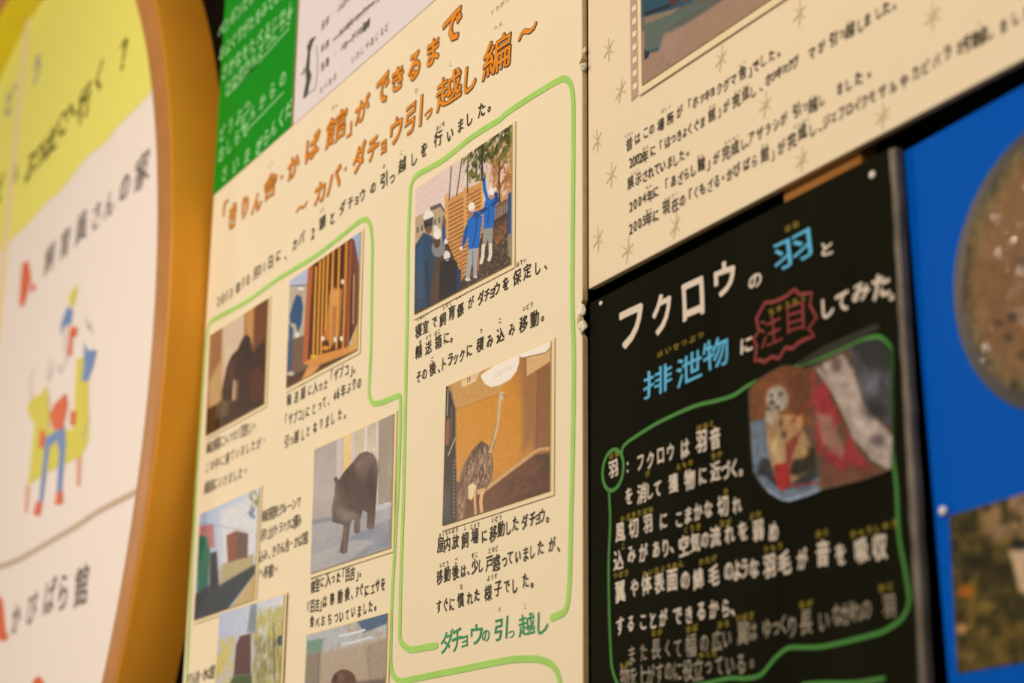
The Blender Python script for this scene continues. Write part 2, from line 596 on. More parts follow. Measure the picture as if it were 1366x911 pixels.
def annulus(name, r0, r1, z0, z1, m, parent, seg=256, side=None, rb=0.004):
    """ring of rectangular section with rounded front arrises"""
    prof = [(r0, z0), (r0, z1 - rb), (r0 + rb * .3, z1 - rb * .3), (r0 + rb, z1), (r1 - rb, z1), (r1 - rb * .3, z1 - rb * .3), (r1, z1 - rb), (r1, z0)]
    n = len(prof); V = []; Fc = []; mi = []
    for i in range(seg):
        t = 2 * math.pi * i / seg
        for r, z in prof:
            V.append(P3(RC[0] + r * math.cos(t), RC[1] + r * math.sin(t), z))
    for i in range(seg):
        j = (i + 1) % seg
        for k in range(n):
            k2 = (k + 1) % n
            Fc.append((i * n + k, i * n + k2, j * n + k2, j * n + k)); mi.append(1 if (side and k in (5, 6)) else 0)
    me = mesh(name, V, Fc)
    o = link(name, me, m, parent)
    if side:
        me.materials.append(side)
        me.polygons.foreach_set('material_index', mi)
    bm = bmesh.new(); bm.from_mesh(me); bmesh.ops.recalc_face_normals(bm, faces=bm.faces); bm.to_mesh(me); bm.free()
    for p in me.polygons:
        p.use_smooth = True
    me.set_sharp_from_angle(angle=math.radians(50))
    return o


annulus('ring_frame', RI + 0.004, RO, WALL, FR, M_ringface, sign, side=M_ringside)
annulus('ring_lining', RI - 0.001, RI + 0.0039, PN, FR - 0.006, M_lining, sign, rb=0.001)['label'] = 'bright yellow inner lining of the ring'


def disc_pts(r, n=200):
    return [(RC[0] + r * math.cos(2 * math.pi * i / n), RC[1] + r * math.sin(2 * math.pi * i / n)) for i in range(n)]


slab('sign_panel', disc_pts(RI - 0.0015), PN, 0.012, M_panel, sign, bevel=0)
# yellow sheet: wavy lower edge read from the photograph, arc above
bd = [(203, 117), (196, 130), (158, 168), (141.6, 189), (115, 211), (79, 257), (62.6, 270), (36, 300), (9.7, 325), (-10, 345)]
bd = smooth([H(x, y, PN) for x, y in bd], 4)
rr = RI - 0.003
last = bd[-1]
bd = [tuple(b) for b in bd if math.hypot(b[0] - RC[0], b[1] - RC[1]) < rr] + [(last[0] - 0.25, last[1] + 0.0), (last[0] - 0.35, last[1] + 0.01)]
d0 = math.atan2(bd[0][1] - RC[1], bd[0][0] - RC[0])
vl = bd[-1][1] - RC[1]
d1 = math.pi - math.asin(vl / rr)
arc = [(RC[0] + rr * math.cos(d1 + (d0 - d1) * i / 120), RC[1] + rr * math.sin(d1 + (d0 - d1) * i / 120)) for i in range(121)]
k = Ink(PN + 0.0006); k.poly(bd + arc)
k.make('yellow_header', M_yellow, sign)['label'] = 'yellow top field of the sign'
# batten over the joint
t0 = H(36, 27, PN); t1 = H(5, 420, PN)
bu = (t0[0] + t1[0]) / 2
hh = math.sqrt(max(0, (RI - 0.003)**2 - (bu - RC[0])**2))
slab('joint_batten', [(bu - 0.013, RC[1] - hh), (bu + 0.013, RC[1] - hh), (bu + 0.013, RC[1] + hh), (bu - 0.013, RC[1] + hh)], PN + 0.006, 0.006, M_rod, sign, bevel=0.002)
# writing on the sign
T = PN + 0.0006
text(sign, T, 'どうぶつはどこへ行く？', [(0, 0, 251), (2, 40, 222), (4, 64, 196), (7, 95, 150), (8, 113, 137), (9, 132, 104), (10, 165, 72)], 66, 62, M_dtextY, 0.035)
k = Ink(T + 0.0004)
for ch, x, y, a, b in (('ど', 14, 134, 90, 70), ('う', 49, 92, 80, 70)):
    u, v = H(x, y, T); k.glyph(ch, u, v, a / 1000, b / 1000, 0.03)
k.make('lettering', M_pviolet, sign)
text(sign, PN, '飼育員さんの家', [(0, 66, 345), (1, 87, 325), (2, 108.6, 304), (3, 129, 287), (4, 146, 272), (5, 166.6, 250.7), (6, 190, 227)], 62, 56, M_dtext, 0.012)
text(sign, PN, 'かぴばら館', [(0, 22, 825), (1, 43, 812), (2, 67, 795), (3, 84.5, 790), (4, 109, 781)], 66, 62, M_dtext, 0.015)
for pts in ([(30, 352), (38, 347), (42, 372), (36, 396), (32, 409), (26, 408), (28, 375)], [(44, 378), (49, 381), (44, 391), (41, 386)],
            [(-6, 790), (4, 800), (8, 840), (12, 852), (4, 856), (-6, 850)], [(44, 908), (52, 901), (60, 911), (56, 925), (44, 925)]):
    k = Ink(PN + 0.0006); k.poly([H(x, y, PN) for x, y in pts])
    k.make('red_mark', M_orange, sign)
k = Ink(PN + 0.0006)
pxline(k, [(-12, 758), (0, 756), (26, 746), (66, 723), (105, 700), (131.7, 682), (176, 659), (188, 652)], 0.009, PN)
k.make('divider_line', M_grayline, sign)
# cartoon of a seated figure in an armchair, flat print
def cart(items, m, name, dz=0.0006):
    for pts in items:
        k = Ink(PN + dz)
        k.poly([H(x / 2.76, 370 + y / 2.76, PN) for x, y in pts])
        k.make(name, m, sign)


cart([[(283, 300), (312, 292), (328, 390), (328, 600), (300, 660), (170, 720), (104, 765), (122, 600), (128, 545), (100, 490), (112, 450), (150, 430), (172, 395), (180, 430), (185, 560), (270, 560)],
      [(258, 60), (290, 25), (280, 80), (268, 112), (255, 100)]], M_pyellow, 'cartoon_armchair')
cart([[(250, 108), (270, 120), (262, 172), (238, 180), (224, 215), (228, 165)], [(312, 240), (322, 268), (358, 268), (345, 330), (325, 382), (303, 384), (310, 320)],
      [(170, 590), (240, 545), (245, 610), (228, 790), (210, 795), (220, 640), (212, 600), (185, 625), (158, 830), (145, 828)]], M_pblue, 'cartoon_blue_part', 0.0009)
cart([[(200, 470), (245, 425), (252, 470), (232, 560), (198, 560), (186, 510)], [(262, 180), (288, 185), (284, 215), (268, 225), (266, 290), (252, 285), (255, 230)],
      [(262, 490), (285, 495), (278, 545), (260, 545)], [(150, 560), (170, 570), (165, 625), (145, 632)], [(138, 820), (158, 835), (146, 880), (124, 872)], [(210, 790), (234, 790), (232, 835), (205, 838)]], M_orange, 'cartoon_red_part', 0.0012)
cart([[(284, 665), (302, 660), (296, 768), (284, 768)], [(96, 765), (112, 770), (100, 870), (92, 865)]], mat('salmon_print', (232, 160, 124)), 'cartoon_chair_leg', 0.0009)
k = Ink(PN + 0.0007)
for st in ([(190, 300), (178, 380), (200, 330)], [(125, 340), (112, 400), (120, 440)], [(215, 320), (225, 350), (245, 300)], [(318, 150), (326, 190), (334, 170), (340, 205)], [(332, 510), (320, 560), (306, 590), (312, 550)],
           [(180, 430), (186, 520), (176, 560)], [(248, 180), (240, 250), (252, 300)]):
    k.stroke(smooth([H(x / 2.76, 370 + y / 2.76, PN) for x, y in st], 4), 0.003)
k.make('cartoon_outline', M_purple, sign)

# ================================================================== green notice and white notice (behind the cream board's top)
LOW = -0.0012


def up_quad(u0, u1, v0, v1):
    return [(u0, v0), (u1, v0), (u1, v1), (u0, v1)]


gl = H(289, 180, LOW)[0]; gr = H(392, 100, LOW)[0]
topv = H(286, 261, 0)[1] + 0.003
green = root('green_notice', P3((gl + gr) / 2, topv, WALL), 'green notice sheet with rows of small pale printed text, top left', 'notice')
slab('sheet', up_quad(gl, gr, topv, topv + 0.72), LOW, 0.005, M_green, green, edge_m=M_foam, bevel=0)
rows = [((296, 40), (388, -60), 15), ((297, 70), (388, -22), 15), ((300, 96), (388, 12), 14), ((305, 118), (386, 24), 14),
        ((297, 178), (330, 145), 16), ((325, 163), (378, 106), 16), ((296, 205), (328, 172), 15), ((346, 195), (386, 146), 15), ((300, 232), (346, 196), 14)]
poem = ['ペンギンたちのいるところ', 'およぐすがたをみてみよう', 'さかなをたべるじかん', 'ひなのかんさつにっき', 'どうぶつ', 'えんからの', 'おしらせ', 'ごらんくだ', 'さいませ']
for (a, b, n), s in zip(rows, poem):
    text(green, LOW, s, [(0, *a), (len(s) - 1, *b)], 24, 25, M_gtext, 0.03)
for ab in ([(313, 119), (386, 38)], [(326, 178), (379, 123)], [(303, 128), (345, 84)]):
    k = Ink(LOW + 0.0005); pxline(k, ab, 0.0022, LOW, raw=True); k.make('underline', M_gtext, green)

wl = H(394.5, 100, LOW)[0]
white = root('white_notice', P3(wl + 0.2, topv, WALL), 'white notice sheet with a small penguin picture above the cream board', 'notice')
slab('sheet', up_quad(wl, -1.17, topv, topv + 0.55), LOW, 0.005, M_white, white, edge_m=M_foam, bevel=0)
text(white, LOW, '名前 : ふんぼるとぺんぎん', [(0, 431, 34), (1, 437, 27), (12, 480, -18)], 10, 12, M_dtext, 0.0)
text(white, LOW, '体長 : およそ六十センチメートル', [(0, 431, 64), (1, 437, 59), (3, 446, 50), (15, 500, 3)], 11, 11, M_dtext, 0.0)
text(white, LOW, '生息 : ペルーチリの海岸', [(0, 431, 88), (1, 437, 82), (3, 448, 72), (12, 491, 32)], 11, 12, M_dtext, 0.015)
text(white, LOW, 'たべもの : いわしやあじなど', [(0, 429, 120), (13, 510, 42)], 11, 12, M_dtext, -0.005)
for ab in ([(445, 54), (470, 30)], [(473, 26), (500, 2)]):
    k = Ink(LOW + 0.0006); pxline(k, ab, 0.0014, LOW, raw=True); k.make('underline', M_dtext, white)
k = Ink(LOW + 0.0006)
k.poly([H(x, y, LOW) for x, y in [(422, 48), (417, 58), (414, 70), (413, 92), (416, 100), (413, 112), (411, 124), (407, 131), (405, 129), (409, 108), (408, 92), (411, 70), (410, 62), (415, 52)]])
k.make('penguin_back', M_pblack, white)
k = Ink(LOW + 0.0006)
pxline(k, [(422, 62), (424, 85), (422, 112), (420, 119), (413, 124), (405, 132)], 0.0016, LOW)
k.make('penguin_outline', M_purple, white)

# ================================================================== the big cream board
c_l0 = H(286, 261)[0]; c_l1 = H(243, 911)[0]; cl = (c_l0 + c_l1) / 2
ct = (H(286, 261)[1] + H(500, 71.5)[1] + H(392, 165)[1]) / 3
cr = H(776.6, 450)[0]
board = root('display_board', P3((cl + cr) / 2, 0.86, WALL), 'large cream board with orange-lettered title and photographs in green outlines', 'display board')
# outline with the torn notch on the right edge
nv = H(777, 425)[1]
out = [(cl, 0.86), (cr, 0.86), (cr, nv - 0.016), (cr - 0.004, nv - 0.008), (cr - 0.0075, nv - 0.002), (cr - 0.006, nv + 0.006), (cr - 0.002, nv + 0.013), (cr, nv + 0.016), (cr, ct), (cl, ct)]
slab('board_panel', out, 0, 0.005, M_cream, board, edge_m=M_foam, bevel=0.0006)


def lump(name, u, v, off, ru, rv, ro, m, parent, seed, sub=2):
    r = random.Random(seed)
    bm = bmesh.new(); bmesh.ops.create_icosphere(bm, subdivisions=sub, radius=1)
    for q in bm.verts:
        s = 1 + r.uniform(-0.28, 0.28)
        q.co = Vector((u + q.co.x * ru * s, D - off - q.co.y * ro * s, v + q.co.z * rv * s))
    me = bpy.data.meshes.new(name); bm.to_mesh(me); bm.free()
    return link(name, me, m, parent)


lump('torn_foam', cr - 0.003, nv + 0.007, -0.0006, 0.005, 0.006, 0.003, M_torn, board, 1)['label'] = 'white torn foam at the notch in the right edge'
lump('torn_foam', cr - 0.0005, nv - 0.006, -0.0004, 0.006, 0.004, 0.0028, M_torn, board, 2)
lump('torn_foam', cr - 0.006, nv - 0.0005, -0.0018, 0.004, 0.008, 0.002, M_foam, board, 5)
_a = H(777, 88)
lump('torn_foam', _a[0] + 0.001, _a[1] - 0.001, -0.0002, 0.0035, 0.003, 0.002, M_torn, board, 3)
_a = H(776.5, 68)
lump('torn_foam', _a[0] + 0.002, _a[1], -0.0008, 0.002, 0.0025, 0.001, M_torn, board, 4)
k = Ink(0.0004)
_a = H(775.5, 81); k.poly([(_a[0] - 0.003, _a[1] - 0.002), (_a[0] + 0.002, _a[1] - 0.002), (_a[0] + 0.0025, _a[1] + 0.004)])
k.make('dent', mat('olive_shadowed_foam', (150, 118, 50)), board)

# title: each sign drawn twice, dark contour and orange core
TITLE = [('「', 301, 277, 7, 19), ('き', 311, 288, 12, 34), ('り', 327, 277, 11, 30), ('ん', 343, 270, 16, 26), ('舎', 361, 247, 18, 33), ('・', 376, 236, 5, 8),
         ('か', 392, 222, 18, 30), ('ば', 417, 196, 23, 34), ('館', 448, 171, 28, 40), ('」', 466, 173, 8, 20), ('が', 484, 145, 23, 32), ('で', 511, 120, 21, 42),
         ('き', 531, 105, 20, 34), ('る', 553, 88, 20, 38), ('ま', 578, 68, 20, 36), ('で', 604, 38, 32, 44),
         ('〜', 403, 276, 16, 9), ('カ', 427, 257, 17, 29), ('バ', 446, 240, 23, 31), ('・', 461, 225, 5, 8), ('ダ', 480, 210, 21, 37), ('チ', 498, 199, 18, 32),
         ('ョ', 512, 197, 10, 19), ('ウ', 529, 174, 20, 36), ('引', 552, 156, 24, 42), ('っ', 572, 152, 13, 14), ('越', 599, 120, 35, 44), ('し', 628, 104, 21, 38),
         ('編', 664, 73, 39, 50), ('〜', 704, 42, 28, 16)]


def px2mm(x, y, w, h, off=0.0):
    a = H(x - w / 2, y, off); b = H(x + w / 2, y, off); c = H(x, y - h / 2, off); d = H(x, y + h / 2, off)
    return abs(b[0] - a[0]), abs(c[1] - d[1])


for i, (ch, x, y, w_, h_) in enumerate(TITLE):
    u, v = H(x, y); fw, fh = px2mm(x, y, w_, h_)
    wf = 0.014 if ch in '編越館舎引' else 0.034; wo = wf + 0.028
    if '\u3041' <= ch <= '\u30fa':
        fw *= 0.86
    V0, _ = glyph(ch, 0.0); s0 = V0.max(0) - V0.min(0)
    wm = wo * min(fw / s0[0], fh / s0[1])
    kf = Ink(0.0007); kf.glyph(ch, u, v, 0, 0, wf, 0.02, 2.5, 0.0, fit=(fw - 2 * wm, fh - 2 * wm), seed=100 + i)
    tc_ = kf.make('title_character', M_titleF, board)
    ko = Ink(0.0004); ko.glyph(ch, u, v, 0, 0, wo, 0.02, 2.5, 0.0, fit=(fw - 2 * wm, fh - 2 * wm), seed=100 + i)
    ko.make('title_contour', M_titleO, tc_)

text(board, 0, '2013年10月31日に、カバ2頭とダチョウの引っ越しを行いました。',
     [(0, 292, 402), (3, 309, 391), (4, 318, 384), (5, 325, 377), (6, 331, 374), (7, 341, 365), (8, 347, 360), (9, 353, 356), (10, 361.5, 350), (11, 372, 341), (12, 381, 345), (13, 393.5, 326),
      (14, 403, 317), (15, 418, 311), (16, 430.5, 297), (17, 444, 291), (18, 457, 277), (19, 468, 270), (20, 476, 268), (21, 484, 260), (22, 498, 251), (23, 512.6, 240), (24, 523.5, 239),
      (25, 537, 220), (26, 553, 211), (27, 566, 199.5), (28, 585, 185), (29, 601, 180), (30, 615, 167.5), (31, 627, 158), (32, 643, 146), (33, 653, 146)], 17.5, 17, M_ink, 0.018)

# people photo caption
k = Ink(0.0004)
text(board, 0, '寝室で飼育係がダチョウを保定し、', [(0, 558.8, 440.5), (1, 568, 436), (2, 580, 430), (3, 591, 426), (4, 603, 416.5), (5, 614.6, 413.4), (6, 628.6, 403), (7, 642, 397), (8, 650, 393.6),
     (9, 657, 391.5), (10, 663.4, 385), (11, 675, 379), (12, 690, 369.6), (13, 703.7, 362), (14, 718, 357), (15, 728.7, 357)], 13.5, 14, M_ink, 0.018)
text(board, 0, '輸送箱に。', [(0, 559, 468.6), (1, 572, 463), (2, 585, 456), (3, 596, 451), (4, 602.5, 454)], 13.5, 14, M_ink, 0.018)
text(board, 0, 'その後、トラックに積み込み移動。', [(0, 558.8, 503), (1, 566.7, 499), (2, 577.5, 491.6), (3, 586, 495), (4, 593, 485), (5, 601, 479), (6, 608, 480), (7, 616.7, 474), (8, 626.5, 467.6), (9, 641, 459),
     (10, 654, 455), (11, 668, 446.8), (12, 683, 439.5), (13, 698.5, 432), (14, 713.5, 425), (15, 724, 425)], 14, 14.5, M_ink, 0.018)
# ostrich photo caption
text(board, 0, '屋内放飼場に移動したダチョウ。', [(0, 588, 727.5), (1, 597, 726), (2, 608, 722), (3, 620.7, 720.6), (4, 634, 715), (5, 646.6, 715), (6, 658.4, 712), (7, 668.6, 705.5), (8, 679, 704), (9, 688, 698.6),
     (10, 700.6, 696), (11, 711, 692), (12, 717.7, 693), (13, 723.8, 687.6), (14, 731, 693.6)], 12.8, 14, M_ink, 0.018)
text(board, 0, '移動後は、少し戸惑っていましたが、', [(0, 587, 770), (1, 597, 766), (2, 608, 763), (3, 618.5, 762), (4, 625, 765), (5, 634, 755), (6, 642, 755), (7, 653, 752), (8, 662.6, 751), (9, 673.6, 749.6), (10, 681, 744),
     (11, 691.5, 742.7), (12, 701.7, 738.5), (13, 710.8, 735.8), (14, 721.8, 730), (15, 737, 726), (16, 745.8, 733)], 12.5, 14, M_ink, 0.018)
text(board, 0, 'すぐに慣れた様子でした。', [(0, 586, 809), (1, 595, 807), (2, 603.3, 806), (3, 615, 800.5), (4, 627.3, 797.8), (5, 637, 793.6), (6, 651.6, 791), (7, 664.8, 785), (8, 676.4, 782.6), (9, 687.4, 781), (10, 701.7, 774), (11, 710, 781)],
     12.8, 14, M_ink, 0.018)
k2 = Ink(0.0004)
for ch, x, y, a, b in (('ダ', 596.4, 855.6, 19, 30), ('チ', 610, 854, 16, 30), ('ョ', 620.4, 855.6, 9, 15), ('ウ', 636.4, 846, 18, 27), ('の', 648.8, 847.4, 12, 15), ('引', 668.6, 839, 20, 29), ('っ', 682.7, 846, 9, 10),
                       ('越', 703, 833.6, 25, 29), ('し', 724.6, 829.5, 17, 30)):
    u, v = H(x, y); k2.glyph(ch, u, v, 0, 0, 0.012, 0.02, 3, fit=px2mm(x, y, a * .86, b))
k2.make('lettering', M_dgreen, board)['label'] = 'dark green heading lettering'
# crate photo caption
text(board, 0, '輸送箱に入った「ザブコ」。', [(0, 386, 533), (1, 395.7, 529.4), (2, 404.6, 524.5), (3, 413.9, 520.5), (4, 421, 516.6), (5, 428, 516.6), (6, 435, 512.6), (7, 443, 500), (8, 449, 500), (9, 456, 495), (10, 463, 494), (11, 469, 496), (12, 473, 495)],
     12.5, 14.5, M_ink, 0.012)
text(board, 0, '「ザブコ」にとって、46年ぶりの', [(0, 382, 558), (1, 387.8, 559), (2, 394.7, 556), (3, 400.6, 554), (4, 405, 553), (5, 411, 549), (6, 419.4, 545), (7, 427, 542), (8, 433, 537), (9, 439, 539), (10, 447, 528.4), (11, 451.4, 524.5),
     (12, 458.3, 521.5), (13, 465.8, 517.5), (14, 473, 512.6), (15, 479.7, 511.6)], 12, 14.5, M_ink, 0.012)
text(board, 0, '引っ越しとなりました。', [(0, 382.8, 588.7), (1, 389, 588.7), (2, 395.7, 582.8), (3, 405, 579.8), (4, 411.5, 575), (5, 421, 570), (6, 429, 565), (7, 437, 562), (8, 444.7, 558), (9, 454, 553), (10, 460.5, 556)], 12, 14.5, M_ink, 0.012)
# walking hippo caption
text(board, 0, '寝室に入った「百吉」。', [(0, 417.8, 783), (1, 424, 779.7), (2, 430.6, 776.5), (3, 438, 773), (4, 445, 773), (5, 452, 770), (6, 459, 763.8), (7, 464, 767), (8, 470.5, 765.4), (9, 477, 768.6), (10, 481, 767)], 11.5, 13.5, M_ink, 0.018)
text(board, 0, '「百吉」は移動後、すぐにエサを', [(0, 411.7, 808.5), (1, 417, 808.5), (2, 423.5, 807), (3, 428, 808.5), (4, 434, 802), (5, 443.7, 799), (6, 454, 795.7), (7, 463.5, 792.5), (8, 470, 797), (9, 477, 789), (10, 482.7, 786), (11, 489.7, 787.7),
     (12, 497.7, 786), (13, 504, 781), (14, 511.4, 779)], 11.5, 13.5, M_ink, 0.018)
text(board, 0, '食べおちついていました。', [(0, 416.5, 829), (1, 423.5, 831), (2, 431.5, 827.7), (3, 440, 826), (4, 449, 824.5), (5, 456, 823), (6, 463.5, 820.6), (7, 471.5, 816.5), (8, 480, 815), (9, 487.4, 811.7), (10, 494.8, 808.5), (11, 501, 811.7)], 11.5, 13.5, M_ink, 0.018)
# dark hippo caption
text(board, 0, '輸送箱に入った「百吉」。', [(0, 279, 597), (6, 314, 580), (11, 340, 568)], 17, 16, M_inkS, 0.0)
text(board, 0, 'この中に寝ていましたが、', [(0, 277, 624), (11, 353, 587)], 15, 15, M_inkS, 0.0)
text(board, 0, '順調にいきました。', [(0, 276, 651), (8, 328, 628)], 16, 16, M_inkS, 0.0)
# street photo caption
text(board, 0, '輸送箱をクレーンで', [(0, 353, 688), (8, 399, 670)], 15, 15, M_inkS, 0.004)
text(board, 0, '吊り上げトラックに積み', [(0, 351, 714), (10, 400, 694)], 13, 15, M_inkS, 0.004)
text(board, 0, '込み、きりん舎・かば館', [(0, 349, 742), (10, 408, 717)], 14, 15, M_inkS, 0.004)
text(board, 0, 'へ移動。', [(0, 348.6, 765), (3, 369, 759)], 14, 15, M_inkS, 0.004)
text(board, 0, 'きりん舎・かば館', [(0, 250, 907), (7, 284, 896)], 14, 16, M_inkS, 0.004)
# furigana
furi(k, [('しんしつ', 564, 422), ('しいく', 597, 407), ('がかり', 614.5, 393.8), ('ほてい', 696, 350), ('ゆ', 561, 456), ('そう', 572, 449.5), ('ばこ', 584, 443.6), ('つ', 642, 441.5), ('こ', 667.6, 428), ('いどう', 704.7, 409), ('ご', 577, 479),
         ('おくない', 594, 711.5), ('ほう', 607.5, 707), ('し', 621, 704), ('じょう', 634, 701), ('いどう', 663, 692), ('いどう', 593, 752.5), ('ご', 609, 748), ('すこ', 633.6, 740.5), ('とまど', 658.4, 733), ('な', 616, 782.6), ('ようす', 657, 770),
         ('しんしつ', 422, 769), ('はい', 438, 764), ('ももきち', 468, 752.6), ('しんしつ', 388, 517), ('はこ', 404, 511), ('とう', 430, 280.5), ('おこな', 588, 168), ('ひ', 513, 222), ('こ', 536, 204)], 5.6, 5.6, 0.0, 0.02)
k.make('reading_aids', M_ink, board)
k = Ink(0.0004)
furi(k, [('しゃ', 362, 219), ('かん', 447, 142), ('こ', 601.5, 85.5), ('ひ', 556, 121), ('へん', 665, 34.5), ('いちがつ', 667, 8)], 8, 7)
furi(k, [('ひ', 666.7, 813), ('こ', 701, 809)], 6, 5)
k.make('pale_reading_aids', mat('olive_pen', (150, 112, 44)), board)

# green marker outlines
k = Ink(0.0005)
pathA = [(582.7, 861), (549.6, 866.7), (538.6, 861), (533.6, 849), (535, 770), (538.6, 660), (541, 540), (544, 400), (545, 318), (548, 252), (552, 239), (560, 231.5), (592.7, 212.7), (630, 183), (666.5, 160), (675.7, 151.5), (703, 133), (730.6, 116),
         (745, 107.6), (754.7, 105.4), (762, 114), (765, 136), (765, 220), (763.7, 400), (765.8, 480), (764.6, 587), (762.5, 680), (760.4, 770), (757.6, 805), (752, 817), (737, 824)]
pxline(k, pathA, 0.0058)
k.make('green_outline', M_line, board)
k = Ink(0.0005)
pxline(k, [(249, 911), (256, 760), (262, 650), (268, 560), (274, 465), (279, 434), (288, 425), (330, 402), (370, 373), (420.5, 342), (458, 313), (479, 296), (488.7, 293), (494.5, 302), (497, 328), (496, 391), (495, 466.8), (492.5, 518), (494, 532), (500, 538.5),
           (512, 536), (531, 528), (534.5, 532), (534, 579), (531, 660), (523.4, 797.8), (521.5, 880), (525, 901), (535, 908.5), (555, 905), (610, 894), (679, 880.4), (715, 879), (734, 885), (744, 897), (748, 915), (749, 930)], 0.0054)
k.make('green_outline', M_line, board)

# ---- photographs on the cream board
def rect_from(TL, TR, BR, BL, off, upright=True):
    a, b, c, d = [np.array(H(*p, off)) for p in (TL, TR, BR, BL)]
    return [tuple(a), tuple(b), tuple(c), tuple(d)]


OP = 0.0025
# people lowering a crate
p = Print(rect_from((554.5, 252.5), (682.3, 166), (681.3, 352), (552.6, 419.5), OP), OP, 190, 210, (540, 160, 3.796))
p.fill((232, 202, 182))
p.poly([(40, 500), (180, 425), (205, 470), (215, 640), (40, 660)], (196, 166, 130))
p.poly([(130, 440), (180, 420), (205, 460), (205, 475), (180, 440), (130, 462)], (110, 98, 88))
for x in range(60, 200, 22):
    p.poly([(x, 545 - (x - 60) * .45), (x + 10, 540 - (x - 60) * .45), (x + 10, 570 - (x - 60) * .45), (x, 575 - (x - 60) * .45)], (110, 112, 96))
p.poly([(425, 140), (560, 60), (560, 420), (430, 450)], (206, 152, 96), soft=4, tex=p.nz(4, 4, 5, .3, .6))
p.poly([(290, 170), (560, -10), (560, 210), (470, 230), (420, 220), (410, 300), (330, 320), (300, 260)], (120, 116, 48), soft=3, tex=p.nz(5, 5, 6, .38, .56))
p.poly([(330, 130), (560, -10), (560, 130), (440, 200), (370, 300), (340, 310)], (72, 70, 32), soft=3, tex=p.nz(3, 3, 7, .45, .62))
p.poly([(440, 200), (560, 180), (560, 330), (450, 380)], (176, 112, 60), soft=3, tex=p.nz(3, 3, 8, .45, .6))
p.line([(395, 90), (392, 200), (388, 330)], 9, (58, 50, 30)); p.line([(392, 180), (440, 110), (480, 60)], 5, (58, 50, 30)); p.line([(392, 150), (350, 90)], 4, (70, 60, 34))
p.line([(480, 210), (478, 300), (480, 420)], 8, (88, 62, 40)); p.line([(480, 260), (510, 200)], 3, (90, 64, 40)); p.line([(478, 280), (450, 230)], 3, (90, 64, 40))
p.poly([(370, 560), (450, 510), (560, 440), (560, 760), (290, 880), (150, 960), (40, 990), (40, 700)], (82, 66, 54))
p.poly([(440, 530), (560, 470), (560, 600), (440, 640)], (150, 98, 62), soft=5, tex=p.nz(4, 2.5, 9, .35, .6))
p.poly([(380, 640), (560, 560), (560, 760), (290, 880)], (170, 130, 90), soft=3, tex=p.nz(1.6, 1.2, 10, .62, .7))
p.poly([(450, 435), (535, 385), (535, 500), (450, 545)], (104, 76, 56), a=.5)
for x in range(455, 540, 9):
    p.line([(x, 445 - (x - 455) * .6), (x, 540 - (x - 455) * .5)], 2.5, (58, 44, 36))
p.line([(445, 450), (540, 392)], 3.5, (50, 40, 34)); p.line([(448, 350), (540, 285)], 2.5, (96, 66, 44))
# crate
p.poly([(212, 405), (395, 308), (397, 560), (385, 600), (300, 800), (285, 812), (250, 700), (213, 610)], (216, 152, 84))
for i in range(20):
    y = 440 + i * 21
    p.line([(213, y), (395, y - 96)], 4, (96, 58, 30))
p.poly([(203, 380), (218, 372), (222, 600), (206, 600)], (226, 166, 98)); p.poly([(297, 345), (312, 338), (314, 560), (299, 560)], (224, 164, 96)); p.poly([(386, 305), (398, 300), (398, 480), (386, 490)], (232, 172, 100))
p.line([(212, 408), (395, 311)], 8, (222, 160, 92)); p.line([(290, 600), (286, 812)], 8, (196, 128, 72)); p.line([(372, 640), (372, 760)], 8, (190, 118, 62))
p.line([(236, 236), (224, 405)], 5, (70, 52, 44)); p.line([(290, 195), (262, 385)], 5, (70, 52, 44)); p.line([(320, 180), (317, 370)], 6, (84, 64, 52))
# right man
BL_, BD = (24, 112, 186), (14, 74, 132)
p.line([(400, 300), (404, 350), (420, 410)], 17, BL_); p.ell(399, 305, 6, 10, (20, 50, 90))
p.poly([(405, 412), (440, 385), (460, 400), (455, 480), (447, 548), (400, 552), (398, 480)], BL_); p.line([(462, 375), (466, 410), (445, 430)], 20, BD); p.line([(408, 450), (385, 470)], 20, BD)
p.line([(425, 430), (420, 530)], 5, BD); p.ell(439, 385, 11, 20, (190, 140, 108)); p.ell(439, 362, 15, 19, (250, 236, 220)); p.ell(458, 350, 8, 12, (236, 214, 196))
p.poly([(396, 552), (447, 545), (443, 625), (425, 640), (420, 600), (412, 640), (394, 640)], (164, 156, 138)); p.line([(398, 635), (394, 695), (386, 722)], 17, (236, 214, 186)); p.line([(434, 632), (434, 680), (427, 708)], 17, (236, 214, 186))
# middle man
p.poly([(330, 490), (352, 465), (380, 462), (392, 500), (384, 560), (374, 648), (322, 655), (322, 590), (300, 640), (288, 640), (300, 560)], BL_)
p.line([(365, 480), (362, 560), (345, 640)], 6, BD); p.line([(316, 540), (296, 630)], 8, BD); p.ell(362, 484, 20, 15, BD, a=.7)
p.ell(335, 468, 13, 24, (180, 128, 98)); p.ell(338, 440, 17, 24, (252, 238, 222)); p.line([(322, 462), (356, 452)], 4, (200, 184, 168)); p.ell(285, 650, 8, 10, (236, 216, 200))
p.poly([(320, 655), (374, 648), (366, 740), (366, 796), (348, 800), (345, 720), (338, 740), (328, 806), (306, 812), (314, 730)], (176, 170, 162)); p.line([(345, 665), (343, 740)], 4, (128, 120, 112))
p.ell(318, 808, 14, 9, (226, 206, 186)); p.ell(357, 795, 10, 7, (214, 196, 176))
p.poly([(524, 372), (560, 350), (560, 700), (530, 700), (520, 560)], (28, 84, 146)); p.poly([(520, 580), (560, 570), (560, 720), (524, 690)], (150, 140, 124))
